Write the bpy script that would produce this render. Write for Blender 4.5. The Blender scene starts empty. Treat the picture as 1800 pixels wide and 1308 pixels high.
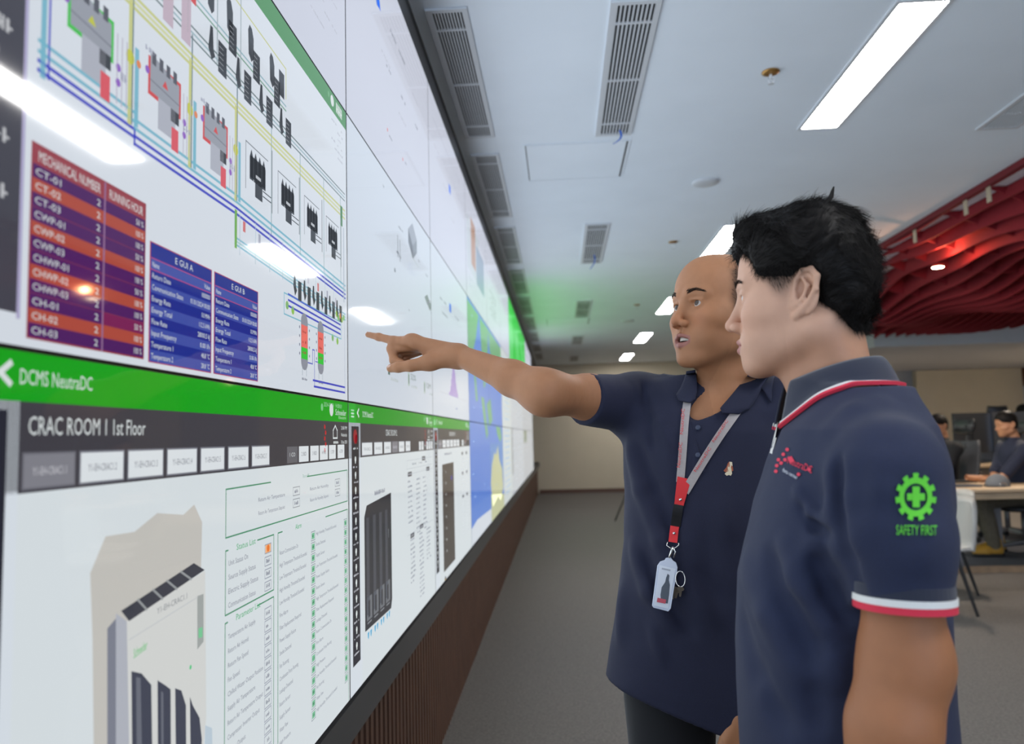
import bpy, math, random
import numpy as np
from mathutils import Vector, Matrix, Euler
# ---------------------------------------------------------------- camera, world, light, exposure
SC = bpy.context.scene
COL = SC.collection
FPX = 1348.5                                  # focal length in pixels of the 1800 px wide frame
cam_d = bpy.data.cameras.new('camera'); cam = bpy.data.objects.new('camera', cam_d); COL.objects.link(cam)
cam_d.sensor_width = 36.0; cam_d.lens = FPX/1800*36.0; cam_d.clip_start = .02
CR = np.array((0.99771866, 0.06267479, -0.02508665)); CU = np.array((0.03026511, -0.08309074, 0.9960823)); CF = np.array((-0.06034478, 0.99456915, 0.08479804))
cam.matrix_world = Matrix(((CR[0], CU[0], -CF[0], 0), (CR[1], CU[1], -CF[1], 0), (CR[2], CU[2], -CF[2], 0), (0, 0, 0, 1)))
cam_d.dof.use_dof = True; cam_d.dof.focus_distance = 1.5; cam_d.dof.aperture_fstop = 3.6
SC.camera = cam
w = bpy.data.worlds.new('world'); SC.world = w; w.use_nodes = True
w.node_tree.nodes['Background'].inputs[0].default_value = (.55, .62, .75, 1)
w.node_tree.nodes['Background'].inputs[1].default_value = .2
SC.view_settings.view_transform = 'Standard'; SC.view_settings.look = 'None'
SC.view_settings.gamma = 1; SC.view_settings.use_curve_mapping = False
SC.view_settings.exposure = 0.88
LAMP = 25.0          # radiance of the ceiling troffers
WALL_FILL = 5.6         # watts of each unseen fill lamp added along the video wall
FILL_DAY = 2.0           # radiance of the windows added behind the camera to brighten the room
SCREEN = .50       # radiance of a white pixel of the video wall
# ---------------------------------------------------------------- places measured in the room (camera at the origin, 1.32 m above the carpet)
FL = -1.32; CE = 1.67; WX = -.498             # floor, ceiling, face of the video wall
PW, PH = 1.2135, .684; PY1, PZ1 = 1.784, .7776   # panel size and one panel corner
def ray(x, y): return CF + CR*(x-900)/FPX - CU*(y-654)/FPX
def onx(x, y, X=WX): d = ray(x, y); return d*X/d[0]
def onz(x, y, Z): d = ray(x, y); return d*Z/d[2]
def ony(x, y, Y): d = ray(x, y); return d*Y/d[1]
# ---------------------------------------------------------------- materials
MATS = {}
def mat(name, col, rough=.6, metal=0, spec=.5, emit=0, noise=0, nscale=20, bump=0, bscale=200, coat=0, sheen=0, sss=0, attr=None, stretch=None, alpha=1, trans=0):
    if name in MATS: return MATS[name]
    m = bpy.data.materials.new(name); m.use_nodes = True; nt = m.node_tree; b = nt.nodes['Principled BSDF']
    b.inputs['Base Color'].default_value = (*col, 1); b.inputs['Roughness'].default_value = rough
    b.inputs['Metallic'].default_value = metal; b.inputs['Specular IOR Level'].default_value = spec
    b.inputs['Coat Weight'].default_value = coat; b.inputs['Sheen Weight'].default_value = sheen; b.inputs['Alpha'].default_value = alpha
    b.inputs['Transmission Weight'].default_value = trans
    if sss: b.inputs['Subsurface Weight'].default_value = sss; b.inputs['Subsurface Radius'].default_value = (.012, .005, .003)
    tc = nt.nodes.new('ShaderNodeTexCoord'); src = tc.outputs['Object']
    if stretch:
        mp = nt.nodes.new('ShaderNodeMapping'); mp.inputs['Scale'].default_value = stretch; nt.links.new(src, mp.inputs[0]); src = mp.outputs[0]
    cs = None
    if attr:
        a = nt.nodes.new('ShaderNodeAttribute'); a.attribute_name = attr; cs = a.outputs['Color']; nt.links.new(cs, b.inputs['Base Color'])
    if noise:
        n = nt.nodes.new('ShaderNodeTexNoise'); n.inputs['Scale'].default_value = nscale; n.inputs['Detail'].default_value = 5; nt.links.new(src, n.inputs['Vector'])
        mx = nt.nodes.new('ShaderNodeMix'); mx.data_type = 'RGBA'; mx.blend_type = 'MULTIPLY'; mx.inputs['Factor'].default_value = 1
        rp = nt.nodes.new('ShaderNodeMapRange'); rp.inputs['To Min'].default_value = 1-noise; rp.inputs['To Max'].default_value = 1+noise; rp.inputs['From Min'].default_value=.25; rp.inputs['From Max'].default_value=.75
        nt.links.new(n.outputs['Fac'], rp.inputs['Value'])
        if cs: nt.links.new(cs, mx.inputs['A'])
        else: mx.inputs['A'].default_value = (*col, 1)
        nt.links.new(rp.outputs['Result'], mx.inputs['B']); nt.links.new(mx.outputs['Result'], b.inputs['Base Color'])
    if bump:
        n2 = nt.nodes.new('ShaderNodeTexNoise'); n2.inputs['Scale'].default_value = bscale; n2.inputs['Detail'].default_value = 3; nt.links.new(src, n2.inputs['Vector'])
        bp = nt.nodes.new('ShaderNodeBump'); bp.inputs['Strength'].default_value = bump; bp.inputs['Distance'].default_value = .002
        nt.links.new(n2.outputs['Fac'], bp.inputs['Height']); nt.links.new(bp.outputs['Normal'], b.inputs['Normal'])
    if emit:
        b.inputs['Emission Color'].default_value = (*col, 1); b.inputs['Emission Strength'].default_value = emit
    MATS[name] = m; return m
def srgb(r, g, b): return tuple(((c/255+.055)/1.055)**2.4 if c > 10 else c/255/12.92 for c in (r, g, b))
# ---------------------------------------------------------------- mesh helpers
class MB:
    def __init__(s): s.v = []; s.f = []; s.m = []; s.mi = 0
    def add(s, v, f):
        o = len(s.v); s.v += [tuple(map(float, p)) for p in v]; s.f += [tuple(i+o for i in q) for q in f]; s.m += [s.mi]*len(f)
    def box(s, x0, x1, y0, y1, z0, z1, M=None):
        v = [(x, y, z) for x in (x0, x1) for y in (y0, y1) for z in (z0, z1)]
        if M is not None: v = [M @ Vector(p) for p in v]
        s.add(v, [(0, 1, 3, 2), (4, 6, 7, 5), (0, 4, 5, 1), (2, 3, 7, 6), (0, 2, 6, 4), (1, 5, 7, 3)])
    def quad(s, a, b, c, d): s.add([a, b, c, d], [(0, 1, 2, 3)])
    def tube(s, pts, r, n=10, cap=True, flat=None):
        pts = [Vector(p) for p in pts]; rs = r if hasattr(r, '__len__') else [r]*len(pts)
        V = []; up = None
        for i, p in enumerate(pts):
            t = (pts[min(i+1, len(pts)-1)]-pts[max(i-1, 0)]).normalized()
            if up is None: up = Vector((0, 0, 1)) if abs(t.z) < .9 else Vector((1, 0, 0))
            a = t.cross(up).normalized(); up = a.cross(t).normalized()
            for k in range(n):
                q = 2*math.pi*k/n; V.append(p+(a*math.cos(q)*(flat or 1)+up*math.sin(q))*rs[i])
        F = [(i*n+k, i*n+(k+1) % n, (i+1)*n+(k+1) % n, (i+1)*n+k) for i in range(len(pts)-1) for k in range(n)]
        if cap: F += [tuple(range(n-1, -1, -1)), tuple((len(pts)-1)*n+k for k in range(n))]
        s.add(V, F)
    def lathe(s, prof, c=(0, 0, 0), n=32, M=None):
        V = [(r*math.cos(2*math.pi*k/n), r*math.sin(2*math.pi*k/n), z) for r, z in prof for k in range(n)]
        if M is not None: V = [M @ Vector(p) for p in V]
        V = [(p[0]+c[0], p[1]+c[1], p[2]+c[2]) for p in V]
        s.add(V, [(i*n+k, i*n+(k+1) % n, (i+1)*n+(k+1) % n, (i+1)*n+k) for i in range(len(prof)-1) for k in range(n)]
              + [tuple(range(n-1, -1, -1)), tuple((len(prof)-1)*n+k for k in range(n))])
    def build(s, name, m, parent=None, smooth=False, bevel=0, loc=None):
        me = bpy.data.meshes.new(name); me.from_pydata(s.v, [], s.f)
        for mm in (m if isinstance(m, (list, tuple)) else [m]): me.materials.append(mm)
        if isinstance(m, (list, tuple)): me.polygons.foreach_set('material_index', s.m)
        if smooth: me.polygons.foreach_set('use_smooth', [True]*len(s.f))
        me.validate(); me.update()
        o = bpy.data.objects.new(name, me); COL.objects.link(o)
        if parent is not None:
            o.parent = parent; o.matrix_parent_inverse = Matrix.Identity(4)
            pm = parent_world(parent)
            me.transform(pm.inverted())
        elif loc is not None:
            me.transform(Matrix.Translation(-Vector(loc))); o.location = loc
        if bevel:
            b = o.modifiers.new('bevel', 'BEVEL'); b.width = bevel; b.segments = 2; b.limit_method = 'ANGLE'
        return o
def parent_world(p):
    M = Matrix.Identity(4)
    while p is not None:
        M = Matrix.LocRotScale(p.location, p.rotation_euler, p.scale) @ M; p = p.parent
    return M
def tag(o, label=None, cat=None, group=None, kind=None):
    if label: o['label'] = label
    if cat: o['category'] = cat
    if group: o['group'] = group
    if kind: o['kind'] = kind
    return o
def thing(name, loc, label, cat, group=None):
    o = bpy.data.objects.new(name, None); COL.objects.link(o); o.location = [float(c) for c in loc]; o.empty_display_size = .1
    return tag(o, label, cat, group)
def box_obj(name, b, m, parent=None, bevel=0):
    q = MB(); q.box(*b); return q.build(name, m, parent, bevel=bevel)
def copy_tree(o, parent=None):
    c = o.copy(); COL.objects.link(c); c.parent = parent
    for ch in list(o.children): copy_tree(ch, c)
    return c
def grid_mesh(fn, nu, nv):
    V = [fn(i/nu, j/nv) for i in range(nu+1) for j in range(nv+1)]
    F = [(i*(nv+1)+j, (i+1)*(nv+1)+j, (i+1)*(nv+1)+j+1, i*(nv+1)+j+1) for i in range(nu) for j in range(nv)]
    return V, F
# ================================================================ the room
CEX = .0
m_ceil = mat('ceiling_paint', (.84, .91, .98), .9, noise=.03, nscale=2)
m_carpet = mat('carpet', (.115, .103, .092), .95, noise=.32, nscale=90, bump=.6, bscale=500)
m_carpet2 = mat('dark_carpet', (.06, .062, .075), .95, noise=.3, nscale=60)
m_wall = mat('cream_wall', (.56, .49, .38), .85, noise=.03, nscale=3)
m_wallgrey = mat('grey_wall', (.33, .34, .38), .85)
m_wood = mat('slat_wood', (.11, .052, .030), .5, noise=.35, nscale=9, stretch=(6, 6, .8))
m_woodback = mat('slat_backing', (.02, .012, .009), .7)
m_black = mat('black_frame', (.018, .018, .02), .45)
m_grey = mat('grey_frame', (.06, .06, .062), .35)
m_base = mat('brown_skirting', (.10, .045, .03), .5)
m_white = mat('white_metal', (.66, .69, .72), .45)
m_dark = mat('dark_void', (.01, .012, .014), .6)
XR, YB, YN = 11.0, 18.0, -4.0
def struct(o): o['kind'] = 'structure'; return o
struct(box_obj('floor', (-.9, XR, YN, YB+.1, FL-.1, FL), m_carpet))
struct(box_obj('ceiling', (-.9, XR, YN, YB+.1, CE, CE+.1), m_ceil))
struct(box_obj('wall_back', (-.9, 6.2, YB, YB+.15, FL, CE), m_wall))
q = MB(); q.box(6.2, XR, YB-.02, YB+.15, FL, CE); struct(q.build('wall_back_right', m_wallgrey))
struct(box_obj('wall_near', (-.9, XR, YN-.15, YN, FL, CE), m_wall))
m_addlight = mat('window_daylight', (.62, .78, 1.0), .5, emit=FILL_DAY)  # unseen glowing windows, added to lift the ceiling and room brightness
for i, (a, b) in enumerate(((-.2, 1.9), (2.05, 4.2), (4.35, 6.5), (6.65, 9.0))):
    t = box_obj('window_%d' % (i+1), (a, b, YN+.001, YN+.02, -.3, 1.5), m_addlight); struct(t)
    q = MB()
    for bb in ((a-.05, a, -.35, 1.55), (b, b+.05, -.35, 1.55), (a, b, -.35, -.3), (a, b, 1.5, 1.55)): q.box(bb[0], bb[1], YN+.001, YN+.04, bb[2], bb[3])
    q.build('window_frame', m_white, t)
struct(box_obj('wall_right', (XR, XR+.15, YN, YB, FL, CE), m_wall))
struct(box_obj('wall_left', (-1.05, -.7, YN, YB, FL, CE), m_black))
struct(box_obj('baseboard_back', (-.52, 6.2, YB-.03, YB, FL, FL+.09), m_base))
# wooden slat wainscot under the video wall
Y0S, Y1S = -.65, 13.92
q = MB(); q.mi = 0; q.box(-.7, -.566, -1.0, YB-.002, FL, -.69); q.mi = 1
y = -1.0
while y < YB-.05:
    q.box(-.566, -.553, y, y+.030, FL+.0, -.69); y += .056
struct(q.build('trim_1', [m_woodback, m_wood]))
# grey shelf and black gap under the screens, dark head frame above them
q = MB(); q.mi = 0; q.box(-.7, WX-.012, -1.0, YB-.002, -.60, -.59); q.mi = 1; q.box(-.7, WX-.002, -1.0, YB-.002, -.69, -.604)
struct(q.build('trim_2', [m_black, m_grey]))
q = MB(); q.mi = 1; q.box(-.7, WX-.012, -1.0, YB-.002, 1.468, 1.575); q.mi = 0; q.box(-.7, WX-.03, -1.0, YB-.002, 1.575, CE)
struct(q.build('trim_3', [m_black, m_grey]))
# soffit and walls of the office side
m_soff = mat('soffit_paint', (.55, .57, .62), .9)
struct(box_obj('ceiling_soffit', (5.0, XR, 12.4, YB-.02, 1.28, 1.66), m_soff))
struct(box_obj('wall_office', (8.05, 10.35, YB-.2, YB-.02, FL, 1.27), m_wall))
m_brown = mat('brown_panel', (.11, .035, .012), .5, noise=.3, nscale=3, stretch=(5, 5, .6))
struct(box_obj('wall_brown', (10.35, XR, YB-.26, YB-.02, .85, 1.27), m_brown))
m_wallpale = mat('pale_wall', (.42, .43, .50), .8)
struct(box_obj('wall_pale', (10.35, XR, YB-.22, YB-.02, FL, .85), m_wallpale))
# raised platform with a wooden nosing
struct(box_obj('floor_platform', (3.3, XR, 7.31, 12.2, FL, FL+.053), m_carpet2))
struct(box_obj('trim_4', (3.3, XR, 7.27, 7.31, FL, FL+.055), mat('oak_edge', (.30, .20, .12), .6, noise=.2, nscale=20)))
# ---------------------------------------------------------------- ceiling fittings
m_diff = mat('troffer_diffuser', (1, .98, .95), .5, emit=LAMP)
def troffer(x0, x1, y0, y1, label, group='linear ceiling lights'):
    t = thing('ceiling_light', ((x0+x1)/2, (y0+y1)/2, CE-.001), label, 'ceiling light', group)
    q = MB(); e = .018
    for b in ((x0-e, x0, y0-e, y1+e), (x1, x1+e, y0-e, y1+e), (x0, x1, y0-e, y0), (x0, x1, y1, y1+e)): q.box(*b, CE-.008, CE-.001)
    q.build('frame', m_white, t)
    box_obj('diffuser', (x0, x1, y0, y1, CE-.005, CE-.001), m_diff, t)
ylab = {2.98: 'nearest long white ceiling light, cut by the top edge of the picture', 6.2: 'second white ceiling light, just above the bald head',
        9.45: 'third white ceiling light, beside the bald man\'s brow', 12.75: 'fourth white ceiling light from the camera, short and bright',
        16.0: 'small farthest white ceiling light near the back wall'}
for y in (-.35+0, 2.98, 6.2, 9.45, 12.75, 16.0):
    troffer(1.385, 1.575, y, y+1.24, ylab.get(y, 'white ceiling light behind the camera'))
for y in (-2.5, .6): troffer(4.6, 4.79, y, y+1.24, 'white ceiling light over the office side, '+('behind the camera' if y < 0 else 'level with the camera'))  # unseen troffers here and below, added for more light in the room
troffer(8.6, 8.79, .6, 1.84, 'white ceiling light over the far office side, beside the canopy')
def grille(x0, x1, y0, y1, n, label, group, bars=(.12, .5, .88)):
    t = thing('air_grille', ((x0+x1)/2, (y0+y1)/2, CE-.001), label, 'air vent', group)
    e = .022; q = MB()
    for b in ((x0, x0+e, y0, y1), (x1-e, x1, y0, y1), (x0+e, x1-e, y0, y0+e), (x0+e, x1-e, y1-e, y1)): q.box(*b, CE-.01, CE-.001)
    q.build('frame', m_white, t)
    box_obj('backing', (x0+e, x1-e, y0+e, y1-e, CE-.0015, CE-.0005), m_dark, t)
    q = MB(); w_ = (x1-x0-2*e)/n
    for i in range(n): q.box(x0+e+w_*i, x0+e+w_*i+w_*.42, y0+e, y1-e, CE-.009, CE-.002)
    for b in bars:
        yy = y0+(y1-y0)*b; q.box(x0+e, x1-e, yy-.006, yy+.006, CE-.0095, CE-.002)
    q.build('slats', m_white, t)
G1 = 'air grilles along the video wall'
for i, (ya, yb) in enumerate([(2.83, 4.12), (4.38, 5.68), (5.96, 7.25), (7.5, 8.8), (9.05, 10.35), (10.6, 11.9), (12.15, 13.45), (13.7, 15.0), (15.25, 16.55)]):
    grille(-.478, -.312, ya, yb, 10, ['nearest air grille beside the video wall, largest in view', 'second air grille along the video wall', 'third air grille along the video wall', 'fourth air grille along the video wall, half in shadow', 'fifth air grille along the video wall, at the green glow'][i] if i < 5 else 'small distant air grille along the video wall near the back', G1 if i < 5 else 'distant air grilles along the video wall')
G2 = 'air grilles in the middle of the ceiling'
for i, (ya, yb) in enumerate([(2.85, 4.18), (5.98, 7.37), (9.45, 10.78), (12.8, 14.05), (16.0, 17.2)]):
    grille(.245, .443, ya, yb, 9, ['large mid-ceiling air grille with a blue ribbon hanging from it', 'second mid-ceiling air grille with a short blue ribbon', 'third mid-ceiling air grille, square looking', 'fourth small mid-ceiling air grille', 'farthest tiny mid-ceiling air grille by the back wall'][i], G2)
grille(2.39, 2.62, 2.6, 4.36, 9, 'air grille at the right edge of the picture, right of the nearest light', G2)
m_blue = mat('blue_ribbon', (.01, .13, .6), .6)
def ribbon(x, y, L, label):
    t = MB(); n = 8; V = []; F = []
    for i in range(n+1):
        s = i/n; c = Vector((x-.03*s*s+.012*math.sin(s*4), y+.02*math.sin(s*3), CE-.012-L*s)); wd = .006*(1-.4*s)
        for a, b in ((-wd, -.0008), (wd, -.0008), (wd, .0008), (-wd, .0008)): V.append(c+Vector((a, b, 0)))
    for i in range(n): F += [(i*4+k, i*4+(k+1) % 4, i*4+4+(k+1) % 4, i*4+4+k) for k in range(4)]
    F += [(3, 2, 1, 0), tuple(n*4+k for k in range(4))]
    t.add(V, F); tag(t.build('ribbon', m_blue), label, 'ribbon', 'blue ribbons on the air grilles')
ribbon(.375, 4.10, .075, 'blue ribbon hanging from the large mid-ceiling grille'); ribbon(.36, 7.0, .13, 'blue ribbon on the second mid-ceiling grille')
def access_panel(x0, x1, y0, y1, label):
    t = thing('access_panel', ((x0+x1)/2, (y0+y1)/2, CE-.001), label, 'hatch', 'ceiling access panels')
    q = MB(); e = .012
    for b in ((x0, x0+e, y0, y1), (x1-e, x1, y0, y1), (x0+e, x1-e, y0, y0+e), (x0+e, x1-e, y1-e, y1)): q.box(*b, CE-.004, CE-.001)
    q.build('frame', m_ceil, t); g = .006
    box_obj('panel', (x0+e+g, x1-e-g*2, y0+e+g, y1-e-g, CE-.004, CE-.001), m_ceil, t)
    box_obj('shadow_gap', (x0+e, x1-e, y0+e, y1-e, CE-.0012, CE-.0005), m_grey, t)
access_panel(-.165, .452, 4.27, 4.9, 'white ceiling access panel between the first and second grille')
access_panel(-.16, .48, 10.85, 11.5, 'faint distant ceiling access panel')
m_brass = mat('brass', (.45, .25, .08), .35, metal=.9)
def sprinkler(x, y, label):
    t = thing('sprinkler', (x, y, CE), label, 'sprinkler', 'ceiling sprinklers')
    q = MB(); q.lathe([(.040, -.001), (.040, -.006), (.026, -.012), (.016, -.014)], (x, y, CE), 24); q.build('cover_plate', m_brass, t, smooth=True)
    q = MB(); q.tube([(x, y, CE-.01), (x, y, CE-.035)], .007, 10)
    q.tube([(x-.010, y, CE-.03), (x-.013, y, CE-.045), (x, y, CE-.058)], .0022, 8); q.tube([(x+.010, y, CE-.03), (x+.013, y, CE-.045), (x, y, CE-.058)], .0022, 8)
    q.build('nozzle', m_white, t, smooth=True)
    q = MB(); q.lathe([(.002, -.056), (.014, -.058), (.015, -.060), (.002, -.061)], (x, y, CE), 16); q.build('deflector', m_white, t)
sprinkler(1.03, 3.52, 'sprinkler head with brass plate, left of the nearest light')
sprinkler(1.035, 6.67, 'small dark sprinkler head above the bald man')
sprinkler(1.04, 9.9, 'distant sprinkler head left of the bald man\'s forehead')
def disc(x, y, r, name, label, cat, m, group):
    q = MB(); q.lathe([(r, -.001), (r, -.006), (r*.93, -.012), (r*.5, -.016), (.002, -.017)], (x, y, CE), 40); tag(q.build(name, m, smooth=True, loc=(x, y, CE)), label, cat, group)
disc(1.02, 5.08, .088, 'ceiling_speaker', 'round white ceiling speaker left of the black hair', 'speaker', m_white, None)
disc(1.04, 11.3, .10, 'ceiling_speaker', 'distant round white ceiling speaker', 'speaker', m_white, None)
# ---------------------------------------------------------------- red canopy: wavy fabric fins hung from the ceiling
m_red = mat('red_felt', (.27, .012, .022), .9, noise=.15, nscale=60)
m_redd = mat('red_felt_edge', (.16, .012, .018), .9)
m_tab = mat('beige_tab', (.45, .36, .26), .8)
cx0, cx1, cy0, cy1 = 2.98, 8.2, 3.0, 11.4
can = thing('ceiling_canopy', (5.5, 7, CE), 'red felt canopy of wavy hanging fins at the right', 'canopy')
def under(x, y):
    u = (x-cx0); d = .10+.33*(1-math.exp(-u/.75))
    d += .075*math.sin(1.7*y+1.3*x)+.05*math.sin(2.9*y-2.1*x+1)
    d -= .22*max(0, min(1, (x-4.6)/1.6))*max(0, min(1, (y-6)/4))
    return CE-max(.05, d*min(1, .35+u*1.1))
nf = 30
for i in range(nf):
    s = i/(nf-1); x = cx0+(cx1-cx0)*s**1.05
    q = MB(); V = []; n = 90; t = .006
    for j in range(n+1):
        y = cy0+(cy1-cy0)*j/n; xx = x+.10*math.sin(1.5*y+.4*i)*min(1, (x-cx0)*1.5); z = under(xx, y)
        V += [(xx-t, y, z), (xx+t, y, z), (xx+t+.03, y, CE-.003), (xx-t+.03, y, CE-.003)]
    F = [(j*4+k, j*4+(k+1) % 4, j*4+4+(k+1) % 4, j*4+4+k) for j in range(n) for k in range(4)]+[(3, 2, 1, 0), tuple(n*4+k for k in range(4))]
    q.add(V, F); q.build('fin', m_red, can)
for j in range(15):
    y = cy0+.1+(cy1-cy0-.15)*j/14
    q = MB(); V = []; n = 60; t = .006
    for k in range(n+1):
        x = cx0+(cx1-cx0)*k/n; z = under(x, y)+.045; z = min(z, CE-.02)
        V += [(x, y-t, z), (x, y+t, z), (x, y+t, CE-.004), (x, y-t, CE-.004)]
    F = [(a*4+k, a*4+4+k, a*4+4+(k+1) % 4, a*4+(k+1) % 4) for a in range(n) for k in range(4)]+[(0, 1, 2, 3), tuple(n*4+3-k for k in range(4))]
    q.add(V, F); q.build('cross_fin', m_red, can)
box_obj('edge_rail', (cx0-.03, cx0-.01, cy0, cy1, CE-.045, CE-.002), m_redd, can)
for y in (4.35, 4.75, 5.3, 5.6, 6.4): box_obj('hanging_tab', (cx0-.008, cx0+.0, y, y+.05, CE-.15, CE-.04), m_tab, can)
p = ony(1650, 489, 6.9)
for lx, ly, dlab in ((float(p[0]), 6.9, 'warm round downlight glowing between the red fins'), (5.3, 8.9, 'warm downlight over the cream desk, hidden among the red fins'), (7.0, 7.2, 'warm downlight at the far right of the red canopy'), (5.6, 15.0, 'small downlight under the low soffit, hidden by the black haired man\'s neck'), (10.45, 14.2, 'small downlight under the low soffit at the far right')):  # first one is real; the other four are added to brighten the office side
    dz = 1.40 if ly < 12 else 1.222
    t = thing('downlight', (lx, ly, dz), dlab, 'downlight')
    L = bpy.data.lights.new('downlight_beam', 'SPOT'); L.energy = 70 if ly < 7 else (90 if ly < 12 else 330); L.spot_size = 2.2; L.spot_blend = .6; L.color = (1, .86, .7); L.shadow_soft_size = .05; lo = bpy.data.objects.new('downlight_beam', L); COL.objects.link(lo); lo.parent = t; lo.location = (0, 0, -.03)
 
    q = MB(); q.lathe([(.055, 0), (.055, .012), (.05, .02)] if ly < 12 else [(.055, 0), (.055, .05), (.05, .056)], (lx, ly, dz+.003), 24); q.build('housing', m_redd, t, smooth=True); L = bpy.data.lights.new('downlight_spill', 'POINT'); L.energy = 4 if ly < 12 else .3; L.color = (1, .42, .2); L.shadow_soft_size = .03; lo = bpy.data.objects.new('downlight_spill', L); COL.objects.link(lo); lo.parent = t; lo.location = (-.10, -.28, .03)
    q = MB(); q.lathe([(.046, -.004), (.046, .0)], (lx, ly, dz+.003), 24); q.build('lens', mat('warm_lens', (1, .72, .45), .5, emit=22), t)
# ================================================================ the video wall
NCOL, COL0 = 12, -1                            # columns -1 .. 10
ROWZ = [1.462, .7996, .0936, -.590]            # panel edges, top to bottom
def zr(r): return PZ1-(r-1)*PH
def yc(c): return PY1+(c-1)*PW
def U(px, py): p = onx(px, py); return (float((p[1]-PY1)/PW+1), float((PZ1-p[2])/PH+1))
m_pic = bpy.data.materials.new('screen_picture'); m_pic.use_nodes = True
_nt = m_pic.node_tree; _b = _nt.nodes['Principled BSDF']
_b.inputs['Base Color'].default_value = (.012, .012, .014, 1); _b.inputs['Roughness'].default_value = .05; _b.inputs['Specular IOR Level'].default_value = .34
_a = _nt.nodes.new('ShaderNodeAttribute'); _a.attribute_name = 'Col'; _nt.links.new(_a.outputs['Color'], _b.inputs['Emission Color'])
_b.inputs['Emission Strength'].default_value = SCREEN
_FC = {}
def text_tris(s):
    if s not in _FC:
        cu = bpy.data.curves.new('t', 'FONT'); cu.body = s; cu.size = 1; cu.resolution_u = 2
        o = bpy.data.objects.new('t', cu); COL.objects.link(o)
        me = bpy.data.meshes.new_from_object(o.evaluated_get(bpy.context.evaluated_depsgraph_get())) if False else o.to_mesh()
        V = [(v.co.x, v.co.y) for v in me.vertices]; F = [tuple(p.vertices) for p in me.polygons]
        o.to_mesh_clear(); bpy.data.objects.remove(o); bpy.data.curves.remove(cu)
        xs = [v[0] for v in V] or [0, 1]; x0, x1 = min(xs), max(xs)
        V = [((x-x0)/max(1e-6, x1-x0), y/.72) for x, y in V]
        _FC[s] = (V, F)
    return _FC[s]
class Pic:
    """flat picture on the glass, in wall units: c = column, r = row"""
    def __init__(s, col, row):
        s.col, s.row = col, row; s.v = []; s.f = []; s.c = []; s.L = 0; s.rng = random.Random(col*17+row)
        s.c0, s.c1 = col+.003, col+1-.003
        s.r0 = (PZ1-ROWZ[row])/PH+1+.0035; s.r1 = (PZ1-ROWZ[row+1])/PH+1-.0035
    def poly(s, pts, col):
        P = list(pts)
        for ax, lim, sg in ((0, s.c0, 1), (0, s.c1, -1), (1, s.r0, 1), (1, s.r1, -1)):
            Q = []
            for i in range(len(P)):
                a, b = P[i-1], P[i]; da = (a[ax]-lim)*sg; db = (b[ax]-lim)*sg
                if (da >= 0) != (db >= 0): t = da/(da-db); Q.append((a[0]+(b[0]-a[0])*t, a[1]+(b[1]-a[1])*t))
                if db >= 0: Q.append(b)
            P = Q
            if len(P) < 3: return
        o = len(s.v); x = WX+.0002+s.L*.00011
        s.v += [(x, yc(c), zr(r)) for c, r in P]; s.f.append(tuple(range(o, o+len(P)))); s.c += [col]*len(P)
    def rect(s, c0, r0, c1, r1, col): s.poly([(c0, r0), (c1, r0), (c1, r1), (c0, r1)], col)
    def line(s, pts, col, w=.003):
        for (a, b) in zip(pts[:-1], pts[1:]):
            dx, dy = (b[0]-a[0])*PW, (b[1]-a[1])*PH; L = math.hypot(dx, dy) or 1; nx, ny = -dy/L*w/2, dx/L*w/2
            e = w/2/L; ax, ay, bx, by = a[0]-dx*e/PW, a[1]-dy*e/PH, b[0]+dx*e/PW, b[1]+dy*e/PH
            s.poly([(ax+nx/PW, ay+ny/PH), (bx+nx/PW, by+ny/PH), (bx-nx/PW, by-ny/PH), (ax-nx/PW, ay-ny/PH)], col)
    def frame(s, c0, r0, c1, r1, col, w=.0025): s.line([(c0, r0), (c1, r0), (c1, r1), (c0, r1), (c0, r0)], col, w)
    def text(s, c0, r0, c1, r1, t, col):
        """fills the box c0..c1, baseline r1, cap height r0..r1"""
        V, F = text_tris(t)
        for f in F: s.poly([(c0+V[i][0]*(c1-c0), r1-V[i][1]*(r1-r0)) for i in f], col)
    def dashes(s, c0, r0, c1, r1, col, n=None):
        """writing too blurred to read: a run of small strokes"""
        n = n or max(3, int((c1-c0)/.011)); c = c0; w = (c1-c0)/n
        for i in range(n):
            if s.rng.random() < .12: c += w; continue
            h = s.rng.choice((0, 0, .25)); s.rect(c, r0+(r1-r0)*h, c+w*.36, r1, col); s.rect(c, r0+(r1-r0)*(.5+h/3), c+w*.75, r0+(r1-r0)*(.68+h/3), col)
            if s.rng.random() < .5: s.rect(c+w*.5, r0+(r1-r0)*h, c+w*.78, r1, col)
            c += w
    def disc(s, c, r, R, col, n=14): s.poly([(c+R*math.cos(6.2832*i/n)/PW, r+R*math.sin(6.2832*i/n)/PH) for i in range(n)], col)
    def build(s, parent):
        me = bpy.data.meshes.new('picture'); me.from_pydata([(a-parent.location.x, b-parent.location.y, c-parent.location.z) for a, b, c in s.v], [], s.f)
        ca = me.color_attributes.new('Col', 'FLOAT_COLOR', 'CORNER'); ca.data.foreach_set('color', np.array([(*c, 1) for c in s.c], dtype=np.float32).ravel())
        me.materials.append(m_pic); o = bpy.data.objects.new('picture', me); COL.objects.link(o); o.parent = parent; return o
S_ = srgb
cWH = S_(214, 221, 230); cWH2 = S_(203, 212, 224); cLIL = S_(199, 203, 217); cGRN = S_(8, 160, 6); cDK = S_(62, 60, 66); cTX = S_(215, 222, 222)
cGT = S_(70, 150, 110); cGR = S_(120, 124, 138); cBLK = S_(52, 56, 62); cBLU = S_(66, 72, 190); cCY = S_(120, 180, 200); cYE = S_(196, 200, 132); cSL = S_(110, 130, 140)
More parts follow.
